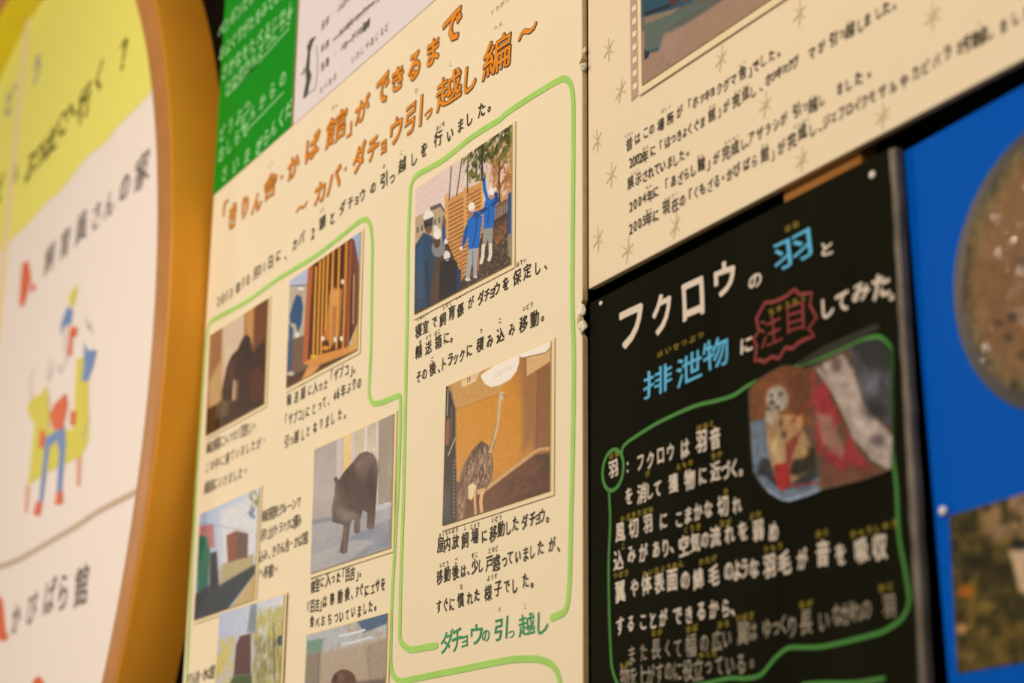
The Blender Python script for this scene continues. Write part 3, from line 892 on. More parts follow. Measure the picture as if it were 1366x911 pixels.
# left foreground
p.poly([(188, 520), (205, 510), (208, 610), (190, 640)], (52, 84, 128)); p.ell(200, 520, 9, 24, (130, 96, 80))
p.poly([(50, 640), (95, 570), (140, 590), (158, 690), (180, 780), (170, 940), (40, 960)], (48, 78, 100), soft=2); p.poly([(60, 660), (92, 600), (100, 900), (60, 900)], (60, 96, 124), soft=4, a=.7)
p.ell(120, 535, 20, 42, (128, 92, 72), soft=1.2); p.ell(120, 490, 26, 36, (240, 226, 214), soft=1.2); p.poly([(95, 510), (145, 490), (140, 530), (100, 548)], (34, 34, 38), soft=1.5, a=.8)
p.ell(170, 650, 34, 45, (150, 142, 134), soft=1.5); p.ell(162, 615, 18, 34, (96, 70, 56)); p.ell(164, 575, 20, 30, (244, 230, 216)); p.ell(156, 548, 12, 16, (230, 214, 200)); p.ell(208, 615, 9, 13, (236, 220, 204))
p.poly([(150, 700), (215, 690), (230, 760), (220, 960), (120, 960)], (92, 72, 58), soft=2)
p.poly([(180, 720), (225, 702), (262, 716), (278, 780), (270, 880), (200, 930), (170, 930)], (48, 48, 48), soft=1.5); p.ell(213, 688, 17, 26, (232, 216, 200)); p.line([(198, 712), (228, 700)], 6, (40, 40, 40))
p.poly([(262, 760), (285, 755), (282, 850), (262, 870)], (40, 66, 104))
p.line([(110, 720), (120, 940)], 18, (40, 54, 66), soft=3, a=.7); p.line([(70, 780), (78, 940)], 14, (92, 88, 84), soft=3, a=.6); p.line([(160, 760), (165, 920)], 10, (120, 90, 66), soft=3, a=.5)
p.grain(.10, 1.0)
ph1 = p.make(board, M_print, label='photograph of men in blue jackets and white helmets steadying a slatted wooden crate')

# ostrich
p = Print(rect_from((595, 515.5), (734.2, 455), (733, 654.5), (590, 701), OP), OP, 200, 220, (560, 450, 3.645))
p.grad((214, 150, 58), (176, 112, 54))
p.ell(360, 430, 190, 260, (216, 146, 34), soft=25, a=.85)
p.poly([(110, 235), (400, 60), (400, 268), (178, 352), (110, 330)], (206, 154, 92), soft=2, a=.8)
p.line([(178, 350), (385, 276)], 2.5, (160, 104, 44), a=.8)
p.poly([(498, 100), (640, 20), (640, 560), (560, 550), (540, 500), (500, 560)], (168, 112, 62), soft=8)
p.poly([(572, 162), (640, 115), (640, 545), (562, 548)], (150, 98, 54), soft=2); p.line([(574, 165), (564, 545)], 4, (120, 74, 38), a=.7)
p.poly([(520, 92), (640, 15), (640, 112), (520, 190)], (222, 176, 120)); p.line([(520, 190), (637, 118)], 3, (180, 126, 76))
p.poly([(296, 184), (370, 130), (484, 82), (484, 120), (470, 165), (440, 204), (390, 232), (345, 242), (318, 228), (302, 205)], (250, 232, 206)); p.line([(318, 232), (345, 244), (392, 234), (442, 206)], 4, (196, 158, 104), a=.9)
p.poly([(350, 180), (450, 130), (440, 160), (370, 200)], (240, 220, 194), soft=4)
p.poly([(466, 86), (640, 8), (640, 40), (612, 72), (560, 84), (500, 98)], (250, 234, 208)); p.line([(500, 100), (612, 75), (636, 50)], 4, (130, 84, 44))
p.poly([(200, 212), (292, 166), (272, 214), (204, 246)], (230, 198, 150)); p.line([(234, 196), (232, 218)], 5, (176, 96, 66)); p.line([(244, 192), (242, 214)], 5, (176, 96, 66))
p.poly([(100, 230), (140, 240), (176, 345), (180, 930), (100, 930)], (48, 36, 26)); p.line([(150, 240), (160, 300), (174, 345)], 7, (150, 126, 98)); p.line([(172, 350), (176, 640)], 5, (150, 110, 60))
p.line([(138, 250), (132, 380)], 6, (166, 150, 128)); p.poly([(128, 400), (146, 395), (142, 520), (124, 525)], (150, 88, 50)); p.line([(155, 340), (152, 500)], 8, (96, 84, 70))
p.line([(172, 490), (140, 570), (112, 650)], 6, (190, 170, 140)); p.poly([(110, 600), (160, 560), (150, 930), (104, 930)], (36, 30, 24), soft=2)
for i in range(16):
    y = 600 + i * 18; p.ell(166, y, 2.5, 4, (190, 176, 150))
    p.line([(112 + i % 4 * 9, 690 + i * 9), (116 + i % 4 * 9, 760 + i * 9)], 2, (130, 116, 96), a=.6)
p.poly([(178, 700), (320, 738), (563, 572), (640, 560), (640, 770), (300, 870), (178, 930)], (112, 66, 34), soft=1); p.poly([(400, 720), (640, 600), (640, 760), (330, 860)], (92, 52, 28), soft=12, a=.8)
p.poly([(560, 575), (640, 565), (640, 640), (590, 660)], (70, 44, 28), soft=8, a=.7); p.poly([(340, 730), (600, 590), (620, 700), (350, 840)], (132, 84, 48), soft=6, a=.6, tex=p.nz(9, 3, 3, .4, .6))
p.line([(296, 756), (330, 732), (556, 558), (580, 545), (640, 538)], 15, (208, 164, 108)); p.line([(330, 744), (560, 570)], 3, (150, 100, 56))
p.poly([(300, 504), (330, 522), (350, 556), (358, 620), (352, 690), (324, 738), (285, 750), (240, 745), (222, 800), (212, 880), (186, 890), (180, 780), (192, 700), (205, 640), (228, 590), (262, 540)], (140, 104, 76), soft=1.2)
p.poly([(300, 504), (335, 530), (355, 600), (345, 700), (300, 740), (235, 745), (200, 880), (184, 860), (186, 740), (230, 600)], (84, 58, 42), soft=2, tex=p.nz(1.3, 4.5, 12, .48, .6))
p.poly([(310, 520), (345, 560), (352, 660), (320, 720), (240, 710), (215, 690), (250, 590)], (190, 150, 112), soft=2, tex=p.nz(1.2, 5, 14, .52, .64)); p.poly([(250, 555), (300, 502), (322, 520), (296, 545), (262, 575)], (84, 60, 46), soft=3, a=.6)
p.poly([(186, 770), (226, 770), (212, 884), (186, 890)], (178, 134, 92), soft=2, tex=p.nz(1.2, 4, 18, .45, .6))
p.poly([(236, 722), (256, 706), (276, 722), (270, 760), (252, 792), (234, 784)], (236, 204, 152), soft=2.0); p.poly([(276, 742), (318, 730), (316, 760), (280, 764)], (220, 170, 108), soft=1.5)
p.line([(268, 750), (268, 800), (272, 872)], 12, (222, 166, 104)); p.line([(303, 745), (296, 800), (302, 862)], 16, (230, 176, 116))
p.line([(343, 556), (356, 515), (368, 465), (380, 410), (386, 350), (390, 300)], 15, (212, 176, 134), soft=.8); p.line([(337, 552), (360, 470), (374, 400)], 4, (158, 116, 78)); p.line([(352, 552), (366, 500)], 5, (150, 108, 74))
p.ell(399, 283, 14, 17, (220, 188, 150)); p.poly([(406, 276), (421, 286), (406, 294)], (170, 120, 80)); p.ell(402, 278, 3, 3, (70, 50, 36))
p.grain(.09, 1.3)
p.make(board, M_print, label='photograph of an ostrich standing in an orange-lit indoor pen')

# crate with animal behind slats
p = Print(rect_from((386.6, 374.5), (480.6, 309), (476, 467), (381.6, 517.5), OP), OP, 130, 150, (370, 290, 3.96))
p.fill((190, 190, 200))
p.poly([(40, 370), (160, 345), (150, 640), (30, 660)], (196, 176, 150), soft=2); p.line([(60, 362), (150, 360)], 6, (90, 110, 130))
p.poly([(30, 660), (150, 620), (170, 800), (30, 930)], (128, 98, 76), soft=3); p.poly([(30, 850), (440, 690), (440, 960), (30, 960)], (96, 64, 44), soft=3)
p.poly([(100, 410), (124, 400), (136, 470), (128, 560), (108, 610), (96, 560), (70, 560), (64, 520), (84, 450)], (54, 90, 120), soft=1.5); p.poly([(62, 560), (84, 590), (76, 760), (70, 815), (52, 815), (58, 700)], (70, 96, 122), soft=2); p.ell(122, 398, 12, 20, (196, 160, 134)); p.ell(124, 376, 16, 10, (232, 214, 204)); p.ell(104, 620, 12, 14, (230, 214, 200)); p.ell(70, 825, 20, 12, (200, 180, 160))
p.poly([(165, 262), (395, 108), (430, 260), (430, 540), (366, 700), (240, 745), (140, 765)], (92, 50, 22), soft=1)
p.poly([(275, 420), (320, 370), (345, 380), (330, 620), (290, 680), (245, 620)], (206, 142, 82), soft=3, a=.85); p.ell(300, 420, 26, 50, (226, 164, 100), soft=2, a=.8)
for x, t, b in ((205, 262, 735), (226, 232, 738), (246, 212, 730), (268, 192, 640), (296, 172, 560), (328, 150, 690)):
    p.line([(x, t), (x - 16, b)], 10, (232, 160, 62))
p.line([(296, 172), (278, 690)], 9, (228, 156, 60))
p.line([(176, 262), (160, 500), (146, 765)], 26, (190, 104, 60)); p.line([(365, 130), (356, 420), (346, 700)], 13, (216, 138, 58)); p.line([(390, 130), (376, 400), (370, 680)], 20, (156, 92, 60))
p.poly([(396, 110), (415, 130), (432, 260), (425, 540), (395, 600), (400, 380)], (130, 78, 60), soft=2); p.line([(405, 300), (400, 560)], 6, (200, 160, 120))
p.poly([(400, 80), (440, 60), (440, 210), (428, 230)], (168, 176, 200), soft=2)
p.poly([(136, 770), (200, 730), (350, 690), (420, 660), (410, 705), (250, 770), (180, 790)], (218, 148, 72), soft=1.5); p.poly([(120, 870), (160, 790), (230, 780), (140, 880)], (222, 156, 90), soft=2); p.poly([(400, 620), (430, 540), (430, 690), (380, 700)], (220, 170, 96), soft=2)
for x, y in ((345, 340), (305, 645), (338, 640), (240, 640)):
    p.ell(x, y, 9, 14, (236, 214, 188))
p.ell(262, 620, 14, 30, (214, 120, 60)); p.ell(190, 735, 18, 12, (222, 190, 50), a=.8); p.ell(255, 690, 18, 12, (226, 150, 40))
p.grain(.08, 1.6)
p.make(board, M_printM, label='photograph of an animal behind orange crate slats, worker at left')

# dark hippo in a stall
p = Print(rect_from((280, 447.7), (357.5, 398), (352, 538.5), (274, 581.5), OP), OP, 110, 140, (260, 400, 3.25))
p.grad((172, 126, 84), (150, 96, 56))
p.poly([(120, 100), (215, 60), (215, 200), (150, 260), (110, 400)], (220, 190, 156), soft=3)
for x in (150, 165, 180, 195, 210):
    p.line([(x, 90), (x - 3, 200)], 4, (196, 160, 132), a=.6)
p.poly([(220, 40), (260, 20), (255, 190), (225, 190)], (204, 146, 84), soft=3); p.poly([(258, 20), (330, -20), (320, 300), (250, 300)], (122, 74, 44), soft=4)
p.poly([(90, 300), (120, 250), (110, 480), (60, 560), (60, 360)], (206, 164, 112), soft=5)
p.poly([(60, 560), (140, 440), (300, 420), (310, 480), (40, 620)], (72, 48, 30), soft=5); p.poly([(40, 480), (100, 450), (90, 560), (40, 600)], (98, 66, 40), soft=4)
p.poly([(205, 170), (222, 148), (240, 165), (250, 230), (300, 170), (315, 300), (300, 450), (180, 470), (190, 340), (170, 380), (160, 436), (120, 440), (118, 400), (138, 290), (160, 240), (185, 215)], (66, 42, 34), soft=2)
p.poly([(230, 330), (270, 280), (310, 330), (300, 430), (240, 440)], (92, 50, 34), soft=5); p.poly([(215, 170), (235, 160), (240, 280), (210, 300)], (44, 42, 34), soft=4, a=.7); p.line([(172, 350), (166, 430)], 9, (206, 170, 140)); p.poly([(150, 280), (180, 250), (170, 340), (140, 380)], (94, 58, 50), soft=4); p.poly([(105, 440), (150, 445), (140, 500), (90, 520)], (110, 88, 62), soft=3)
p.make(board, M_printM, label='photograph of a dark hippopotamus in a stall')

# hippo walking (grey-brown, concrete room)
p = Print(rect_from((419.4, 600), (525, 552), (520.7, 730.5), (414, 765), OP), OP, 140, 180)
p.fill((192, 172, 152))
p.poly([(410, 600), (450, 580), (447, 700), (410, 710)], (176, 160, 146), soft=2)
for x0, x1, c in ((450, 457, (206, 184, 172)), (459, 470, (226, 190, 122)), (470, 475, (214, 190, 178)), (476, 487, (206, 186, 150)), (487, 491, (220, 196, 186)), (492, 502, (196, 176, 148)), (502, 506, (218, 196, 186)), (506, 530, (164, 146, 124))):
    p.poly([(x0, 500), (x1, 500), (x1 - 2, 700), (x0 - 2, 700)], c, soft=1)
p.poly([(410, 702), (448, 692), (500, 676), (530, 668), (530, 800), (410, 800)], (168, 160, 156), soft=1.5)
p.line([(412, 698), (440, 692)], 6, (112, 128, 140), soft=3, a=.8); p.poly([(495, 676), (526, 668), (526, 674), (495, 684)], (196, 188, 184), soft=1)
p.poly([(470, 715), (524, 690), (524, 725), (462, 748), (430, 752)], (124, 130, 140), soft=5, a=.8)
p.poly([(415, 740), (470, 720), (500, 720), (470, 745), (415, 765)], (190, 178, 166), soft=4, a=.7)
p.poly([(449, 636), (452, 640), (460, 628), (470, 617), (480, 605), (489, 602), (497, 605), (502, 613), (504, 628), (503, 650), (501, 680), (499, 705), (494, 707), (489, 704), (490, 684), (484, 680), (481, 692), (480, 710), (475, 712), (472, 709), (473, 692), (468, 696), (465, 715), (463, 737), (457, 739), (453, 736), (457, 715), (458, 700), (450, 698), (443, 696), (443, 676), (446, 660), (447, 645)], (78, 54, 46), soft=1.2)
p.ell(490, 625, 14, 18, (96, 66, 56), soft=8, a=.8); p.ell(452, 672, 7, 18, (100, 72, 60), soft=4, a=.8); p.line([(462, 648), (468, 670), (464, 690)], 3, (50, 34, 30), a=.8); p.line([(461, 705), (460, 735)], 5, (122, 96, 84), soft=2, a=.8); p.ell(448, 640, 2.5, 4, (60, 42, 36)); p.ell(494, 640, 5, 22, (56, 38, 34), soft=4, a=.6)
p.grain(.07, 1.5)
p.make(board, M_sheen, label='photograph of a brown hippopotamus walking across a concrete room')

# street with brown box
p = Print(rect_from((266.8, 686), (345.8, 650.4), (338, 800), (258.6, 827.5), OP), OP, 110, 150, (240, 640, 3.36))
p.grad((176, 186, 200), (214, 208, 212))
p.poly([(180, 140), (360, 60), (360, 340), (180, 390)], (222, 212, 216), soft=8)
p.ell(330, 90, 22, 45, (150, 140, 70), tex=p.nz(4, 4, 2, .4, .6)); p.ell(325, 150, 20, 26, (96, 116, 130), tex=p.nz(4, 4, 4, .4, .6))
p.poly([(88, 205), (150, 200), (155, 300), (85, 320)], (190, 120, 114), soft=3); p.poly([(180, 380), (330, 330), (330, 400), (180, 470)], (190, 168, 124), soft=2)
p.poly([(208, 250), (250, 228), (305, 240), (302, 345), (215, 372)], (150, 96, 72), soft=2); p.poly([(256, 232), (305, 242), (302, 350), (256, 350)], (120, 96, 84), soft=2)
p.poly([(85, 250), (120, 255), (135, 320), (125, 480), (90, 560), (76, 540)], (44, 112, 84), soft=3); p.poly([(135, 330), (165, 320), (175, 480), (160, 600), (130, 610)], (66, 64, 60), soft=3); p.poly([(60, 520), (130, 470), (150, 640), (60, 650)], (58, 66, 70), soft=3)
p.poly([(165, 480), (335, 380), (345, 410), (210, 585), (60, 640), (120, 520)], (70, 76, 78), soft=3); p.poly([(345, 410), (350, 560), (210, 600)], (206, 172, 120), soft=2)
p.line([(90, 190), (300, 230)], 2, (110, 120, 130)); p.line([(188, 240), (185, 400)], 6, (200, 196, 196)); p.line([(110, 150), (120, 300)], 2, (120, 120, 120))
p.grain(.1, 2)
p.make(board, M_printM, label='photograph of a street with a brown box hanging over a wall')

# tower among trees
p = Print(rect_from((293, 818.7), (378.6, 793), (372, 935), (284, 965), OP + 0.0012), OP + 0.0012, 100, 130, (240, 640, 3.36))
p.grad((190, 190, 204), (224, 214, 208))
p.poly([(160, 720), (250, 700), (250, 960), (150, 980)], (214, 188, 110), soft=5, tex=p.nz(9, 9, 3, .2, .6)); p.poly([(320, 590), (480, 560), (480, 960), (320, 980)], (196, 180, 108), soft=6, tex=p.nz(9, 9, 5, .2, .6)); p.poly([(330, 700), (480, 720), (480, 960), (320, 980)], (140, 130, 92), soft=8, tex=p.nz(6, 9, 6, .3, .7) * .8)
p.poly([(318, 560), (345, 545), (340, 690), (300, 680)], (130, 136, 140), soft=3, a=.8); p.poly([(270, 700), (318, 688), (318, 870), (240, 880), (252, 740)], (112, 82, 74), soft=2)
p.poly([(240, 880), (320, 870), (330, 1000), (180, 1000)], (92, 104, 66), soft=3); p.ell(450, 720, 14, 24, (80, 90, 100)); p.line([(420, 640), (425, 900)], 5, (120, 96, 70))
p.grain(.1, 2)
p.make(board, M_printM, label='photograph of a brown tower among yellow trees')

# hippo from behind glass at the bottom edge
p = Print(rect_from((409, 847.5), (516.5, 818), (512, 960), (403, 990), OP), OP, 120, 130, (390, 620, 3.13))
p.fill((186, 162, 134))
p.poly([(50, 700), (400, 600), (400, 720), (200, 770), (60, 800)], (186, 184, 178), soft=3, tex=p.nz(7, 5, 3, .3, .5)); p.poly([(260, 640), (400, 600), (400, 660), (300, 700)], (70, 100, 124), soft=3); p.poly([(60, 735), (130, 725), (120, 780), (62, 790)], (120, 150, 124), soft=3)
p.line([(200, 715), (300, 690)], 10, (226, 216, 208)); p.line([(210, 750), (330, 720)], 10, (220, 208, 198)); p.poly([(60, 790), (120, 780), (110, 1000), (50, 1000)], (150, 132, 112), soft=3); p.poly([(300, 760), (400, 720), (400, 1000), (330, 1000)], (170, 150, 126), soft=3)
p.line([(110, 780), (105, 960)], 3, (120, 104, 90)); p.line([(320, 750), (325, 960)], 3, (150, 130, 110))
p.ell(215, 910, 52, 55, (104, 68, 50), soft=2); p.ell(200, 890, 20, 20, (140, 100, 78), soft=6, a=.7); p.ell(180, 890, 9, 16, (74, 48, 38), soft=2); p.poly([(60, 930), (400, 890), (400, 1000), (50, 1000)], (110, 92, 80), soft=5, a=.8)
p.grain(.08, 1.6)
p.make(board, M_print, label='photograph of a hippopotamus head low in a room, at the bottom edge')

# ================================================================== right cream board
C2 = -0.0046
rl = cr + 0.0022
rb = (H(785, 386, C2)[1] + H(1098, 220, C2)[1]) / 2
board2 = root('display_board', P3(-0.75, rb, WALL), 'cream board above the blackboard, with crayon stars and a film-strip photograph', 'display board')
slab('board_panel', up_quad(rl, 0.35, rb, rb + 0.62), C2, 0.005, M_creamR, board2, edge_m=M_foam, bevel=0.0006)
text(board2, C2, '昔はこの場所が「ホッキョクグマ舎」でした。', [(0, 840, 192), (1, 851, 185), (2, 862, 177.5), (3, 870, 172.7), (4, 882, 166.6), (5, 894.6, 158), (6, 907, 148.5), (7, 920.6, 137.6), (8, 928, 136), (9, 937, 131.6), (10, 944, 127), (11, 951, 123),
     (12, 960, 118), (13, 969.4, 113.5), (14, 979, 107.5), (15, 991, 96.6), (16, 1001, 96.6), (17, 1009, 89), (18, 1019, 81), (19, 1029.8, 73.7), (20, 1039.5, 72.4)], 9.6, 11.2, M_ink, 0.014)
text(board2, C2, '2002年に「ほっきょくぐま館」が完成し、ホッキョクグマが引っ越しました。', [(0, 842, 217), (3, 855, 211), (4, 861, 209), (5, 871.6, 201.6), (6, 882.5, 193), (7, 891, 189.6), (9, 906.6, 181), (11, 921, 172.7), (12, 929.6, 168), (13, 938, 163), (14, 950, 153),
     (15, 960, 151), (16, 969.4, 141), (17, 982.7, 134), (18, 994.8, 125.6), (19, 1005.6, 122), (21, 1026, 106), (26, 1061.7, 82), (27, 1083.5, 72.4), (28, 1096.7, 61.6), (29, 1112, 52), (31, 1134, 40), (32, 1148.7, 34), (33, 1158, 26.5), (34, 1173, 17), (35, 1183, 10)], 9.6, 11.2, M_ink, 0.014)
text(board2, C2, '展示されていました。', [(0, 841.4, 244), (1, 852, 239), (2, 861, 235), (3, 869, 230), (4, 877, 226), (5, 885, 222), (6, 894, 216.6), (7, 902, 214), (8, 910, 207.4), (9, 918, 205)], 9.4, 11.2, M_ink, 0.014)
text(board2, C2, '2004年に「あざらし館」が完成し、アザラシが引っ越しました。', [(0, 842, 276), (3, 860, 264), (4, 867.7, 261.4), (5, 875.6, 256), (6, 890, 244), (7, 899, 241.6), (8, 908.5, 237.7), (9, 916.5, 232.4), (10, 925.7, 227), (11, 936, 219), (12, 945.4, 220.6), (13, 956, 210),
     (14, 969, 203.5), (15, 981, 197), (16, 992.8, 191.6), (18, 1003, 183.7), (19, 1014, 178.4), (21, 1036, 166), (22, 1046, 158), (23, 1063, 147), (25, 1084.7, 140), (26, 1097, 133), (27, 1121, 118), (28, 1133, 113.5), (29, 1146, 104), (30, 1159.5, 100)], 9.6, 11.2, M_ink, 0.014)
text(board2, C2, '2005年に現在の「くもざる・かぴばら館」が完成し、ジェフロイクモザルやカピバラが引っ越しました。', [(0, 842, 306), (3, 860, 294), (4, 866, 291.7), (5, 875.6, 287.7), (6, 889, 277), (7, 901, 273), (8, 911, 268), (9, 921.7, 258.8), (10, 929, 257.4), (11, 937.5, 252),
     (12, 948, 247), (13, 956.5, 241.6), (15, 974.4, 232.4), (16, 983.6, 226), (17, 996.8, 219), (18, 1007, 215), (19, 1020.5, 206), (20, 1031, 207.4), (21, 1043, 195.6), (22, 1057, 187.7), (23, 1071, 176), (24, 1084.7, 173), (26, 1102.8, 162), (28, 1123, 151), (30, 1144, 140),
     (31, 1153.5, 135), (32, 1164, 129), (33, 1177.6, 122), (34, 1192, 116), (35, 1206.6, 108.7), (36, 1222, 96.6), (37, 1235.6, 89), (38, 1250, 81), (39, 1264.6, 70), (40, 1282.7, 61.6), (41, 1293, 57), (43, 1308, 49), (44, 1321, 43.5), (45, 1339.4, 35), (46, 1356, 24), (47, 1372, 16)], 9.6, 11.4, M_ink, 0.014)
k = Ink(C2 + 0.0004)
furi(k, [('むかし', 840, 179), ('ばしょ', 889, 145), ('しゃ', 991, 85), ('かん', 951, 141.5), ('かんせい', 990, 119), ('ねん', 862, 197), ('てんじ', 848, 230), ('ねん', 866, 249), ('かん', 935, 208.5), ('かんせい', 977, 186), ('ねん', 866, 280), ('げんざい', 896, 262), ('かん', 1021, 193.5), ('かんせい', 1070, 164), ('こ', 1133, 29), ('こ', 1083, 128), ('こ', 1306, 31)], 4.4, 3.6, C2)
k.make('reading_aids', M_ink, board2)
for i, (x, y, s) in enumerate([(812, 66, 1), (828, 120.7, 1), (796.7, 188, 1), (962, 78.5, .95), (1021, 140, .9), (815.8, 233.7, 1), (798, 319, 1), (837.4, 333.8, 1), (901, 301, .95), (1066.6, 18, .9), (1244, 21.7, .9), (1177.6, 154.5, .85), (1070, 212.5, .85)]):
    k = Ink(C2 + 0.0004); u, v = H(x, y, C2); r = random.Random(i); rr_ = 0.0085 * s
    for a in (84, 28, 140):
        a = math.radians(a + r.uniform(-12, 12)); q = rr_ * (1.25 if a > 1.2 and a < 1.8 else 1)
        k.stroke(smooth([(u - q * math.cos(a), v - q * math.sin(a)), (u + 0.0006, v), (u + q * math.cos(a), v + q * math.sin(a))], 3), 0.0015, True)
    k.make('crayon_star', M_olive, board2)
# photo in the film strip
PL = H(860.5, 115, C2)
w2, h2 = 0.30, 0.20
p = Print([(PL[0], PL[1] + h2), (PL[0] + w2, PL[1] + h2), (PL[0] + w2, PL[1]), (PL[0], PL[1])], C2 + 0.0032, 190, 130, (740, 0, 4.141))
p.grad((168, 132, 108), (176, 138, 106)); p.poly([(480, -400), (1400, -900), (1400, -300), (650, 180), (480, 170)], (104, 104, 88), soft=3)
p.poly([(480, -400), (900, -500), (760, 10), (640, 60), (500, 85), (480, 90)], (46, 84, 96), soft=3); p.poly([(495, 70), (640, 20), (640, 38), (495, 90)], (26, 40, 46), soft=2); p.poly([(495, 100), (690, 40), (640, 80), (495, 135)], (150, 128, 100), soft=2)
p.ell(655, 5, 24, 26, (96, 58, 46), soft=2); p.ell(715, -5, 20, 18, (110, 74, 56), soft=2); p.poly([(495, 140), (830, 10), (780, 60), (640, 150), (600, 200), (580, 265), (495, 300)], (102, 110, 96), soft=2)
p.poly([(495, 275), (530, 285), (515, 320), (495, 330)], (20, 52, 64), soft=1); p.poly([(515, 280), (580, 262), (572, 282), (530, 292)], (56, 92, 98), soft=1); p.line([(598, 340), (628, 360)], 4, (50, 86, 100)); p.line([(640, 155), (700, 110), (760, 70)], 5, (84, 80, 68), a=.7)
p.poly([(585, 270), (610, 200), (660, 150), (720, 160), (640, 330)], (176, 138, 120), soft=8, a=.5)
p.grain(.06, 2)
p.make(board2, M_print, label='photograph of brown ground beside teal water', margin=0.006)
fs0 = H(847.5, 128, C2)
fu0, fu1 = H(841, 60, C2)[0], H(854.5, 60, C2)[0]
k = Ink(C2 + 0.0005); k.poly([(fu0 + .001, fs0[1] - 0.003), (fu1, fs0[1] - 0.001), (fu1, fs0[1] + 0.26), (fu0, fs0[1] + 0.26)])
k.make('film_strip_border', M_filmstrip, board2)
k = Ink(C2 + 0.0008)
for i in range(24):
    v = fs0[1] + 0.0055 + i * (H(847.5, 15, C2)[1] - H(847.5, 119.5, C2)[1]) / 6
    a, b = (fu0 * .72 + fu1 * .28), (fu0 * .3 + fu1 * .7)
    k.poly([(a, v), (b, v), (b, v + 0.0048), (a, v + 0.0048)])
k.make('film_strip_holes', M_cream, board2)

# ================================================================== blackboard
BB = -0.0035
bl = H(787, 600, BB)[0]
br = H(1192, 250, BB)[0]
bt = (H(790, 396, BB)[1] + H(1062, 266, BB)[1] + H(1170, 209.5, BB)[1]) / 3
black = root('blackboard', P3((bl + br) / 2, 0.86, WALL), 'narrow blackboard with white, blue and red marker writing under the right cream board', 'blackboard')
slab('board_panel', up_quad(bl, br, 0.90, bt), BB, 0.006, M_black, black, bevel=0.0005)
k3 = H(1192, 300, BB)
# worn right edge: an irregular pale strip
V = []; n = 60; vv = np.linspace(0.90, bt - 0.001, n)
bm = bmesh.new(); prev = None; r = random.Random(4)
for v in vv:
    a = br - 0.0010 - r.uniform(0, 0.0012); b = br + 0.0030 + r.uniform(-.0006, .0006)
    q = [bm.verts.new(P3(a, v, BB + 0.0005)), bm.verts.new(P3(b, v, BB - 0.0006)), bm.verts.new(P3(b, v, BB - 0.006))]
    if prev:
        for i in range(2):
            bm.faces.new((prev[i], prev[i + 1], q[i + 1], q[i]))
    prev = q
me = bpy.data.meshes.new('worn_edge'); bm.to_mesh(me); bm.free()
link('worn_edge', me, M_worn, black)
TB = BB
k = Ink(TB + 0.0004)
for ch, x, y, a, b in (('フ', 843, 436, 31, 52), ('ク', 884, 417, 26, 54), ('ロ', 925, 398.6, 28, 50), ('ウ', 967, 373, 29, 46), ('の', 1008, 374.5, 19, 20), ('と', 1104, 332, 17, 20), ('に', 996.5, 460, 17, 22), ('し', 1105, 410, 17, 28), ('て', 1124, 403, 19, 28),
                       ('み', 1149, 389, 25, 26), ('た', 1176, 381, 24, 34), ('。', 1190, 397, 8, 10)):
    u, v = H(x, y, TB); k.glyph(ch, u, v, 0, 0, 0.035, 0.02, 3, fit=px2mm(x, y, a - 2, b - 3, TB))
k.make('lettering', M_stroke_white, black)
k = Ink(TB + 0.0004)
for ch, x, y, a, b in (('羽', 1057, 334.7, 50, 38), ('排', 878, 508, 38, 36), ('泄', 920, 491.6, 34, 38), ('物', 956, 470, 34, 40)):
    u, v = H(x, y, TB); k.glyph(ch, u, v, 0, 0, 0.012, 0.02, 3, fit=px2mm(x, y, a, b, TB))
k.make('lettering', M_cyan, black)['label'] = 'sky blue lettering'
k = Ink(TB + 0.0004)
for ch, x, y, a, b in (('注', 1028, 441, 30, 40), ('目', 1062, 424, 24, 38)):
    u, v = H(x, y, TB); k.glyph(ch, u, v, 0, 0, 0.0, 0.02, 3, fit=px2mm(x, y, a, b, TB))
burst = [(1009.6, 425), (1021, 404), (1032, 403), (1042.5, 399), (1050, 395), (1060.6, 386), (1067, 393), (1083.7, 391), (1081, 407), (1090, 423.6), (1079, 438), (1087, 448), (1076, 452), (1066, 457), (1058, 464.6), (1048, 464), (1040, 478), (1030, 476), (1020, 483),
         (1014, 480), (1007.7, 482), (1010, 462), (1006, 452), (1013, 442), (1009.6, 425)]
k.stroke([H(x, y, TB) for x, y in burst], 0.0028)
k.make('lettering', M_red, black)['label'] = 'dull red lettering in a jagged burst outline'


def blk(s, anchors, m=M_stroke_white, ew=12.5, eh=13.5, wt=0.025):
    text(black, TB, s, anchors, ew, eh, m, wt, 0.02, 3)


blk('羽', [(0, 818.5, 625.5), (1, 830, 623)], ew=14, eh=15)
blk(':フクロウは羽音', [(0, 837.8, 623.6), (1, 855, 617.8), (2, 868.6, 614), (3, 882, 608), (4, 895.6, 602.4), (5, 914.8, 598.5), (6, 936, 589), (7, 955, 585)], eh=16)
blk('を消して獲物に近づく。', [(0, 839.7, 662), (1, 857, 658), (2, 868, 655), (3, 878, 652.4), (4, 899.4, 644.7), (5, 920.6, 639), (6, 938, 635), (7, 955, 629), (8, 969, 627), (9, 980, 625.5), (10, 989, 631)], eh=15)
blk('風切羽にこまかな切れ', [(0, 828, 710), (1, 845.5, 704.5), (2, 864.7, 698.7), (3, 886, 695), (4, 907, 693), (5, 919, 687), (6, 932, 683), (7, 945.6, 679.4), (8, 965, 675.6), (9, 984, 673.6)], eh=15)
blk('込みがあり、空気の流れを弱め', [(0, 826, 747), (1, 843, 740), (2, 859, 737), (3, 876, 733), (4, 889, 731), (5, 897, 734), (6, 913, 727.5), (7, 928, 723.7), (8, 941, 720), (9, 955, 716), (10, 974.5, 712), (11, 992, 708), (12, 1011.7, 707), (13, 1032.4, 709.6)], eh=15)
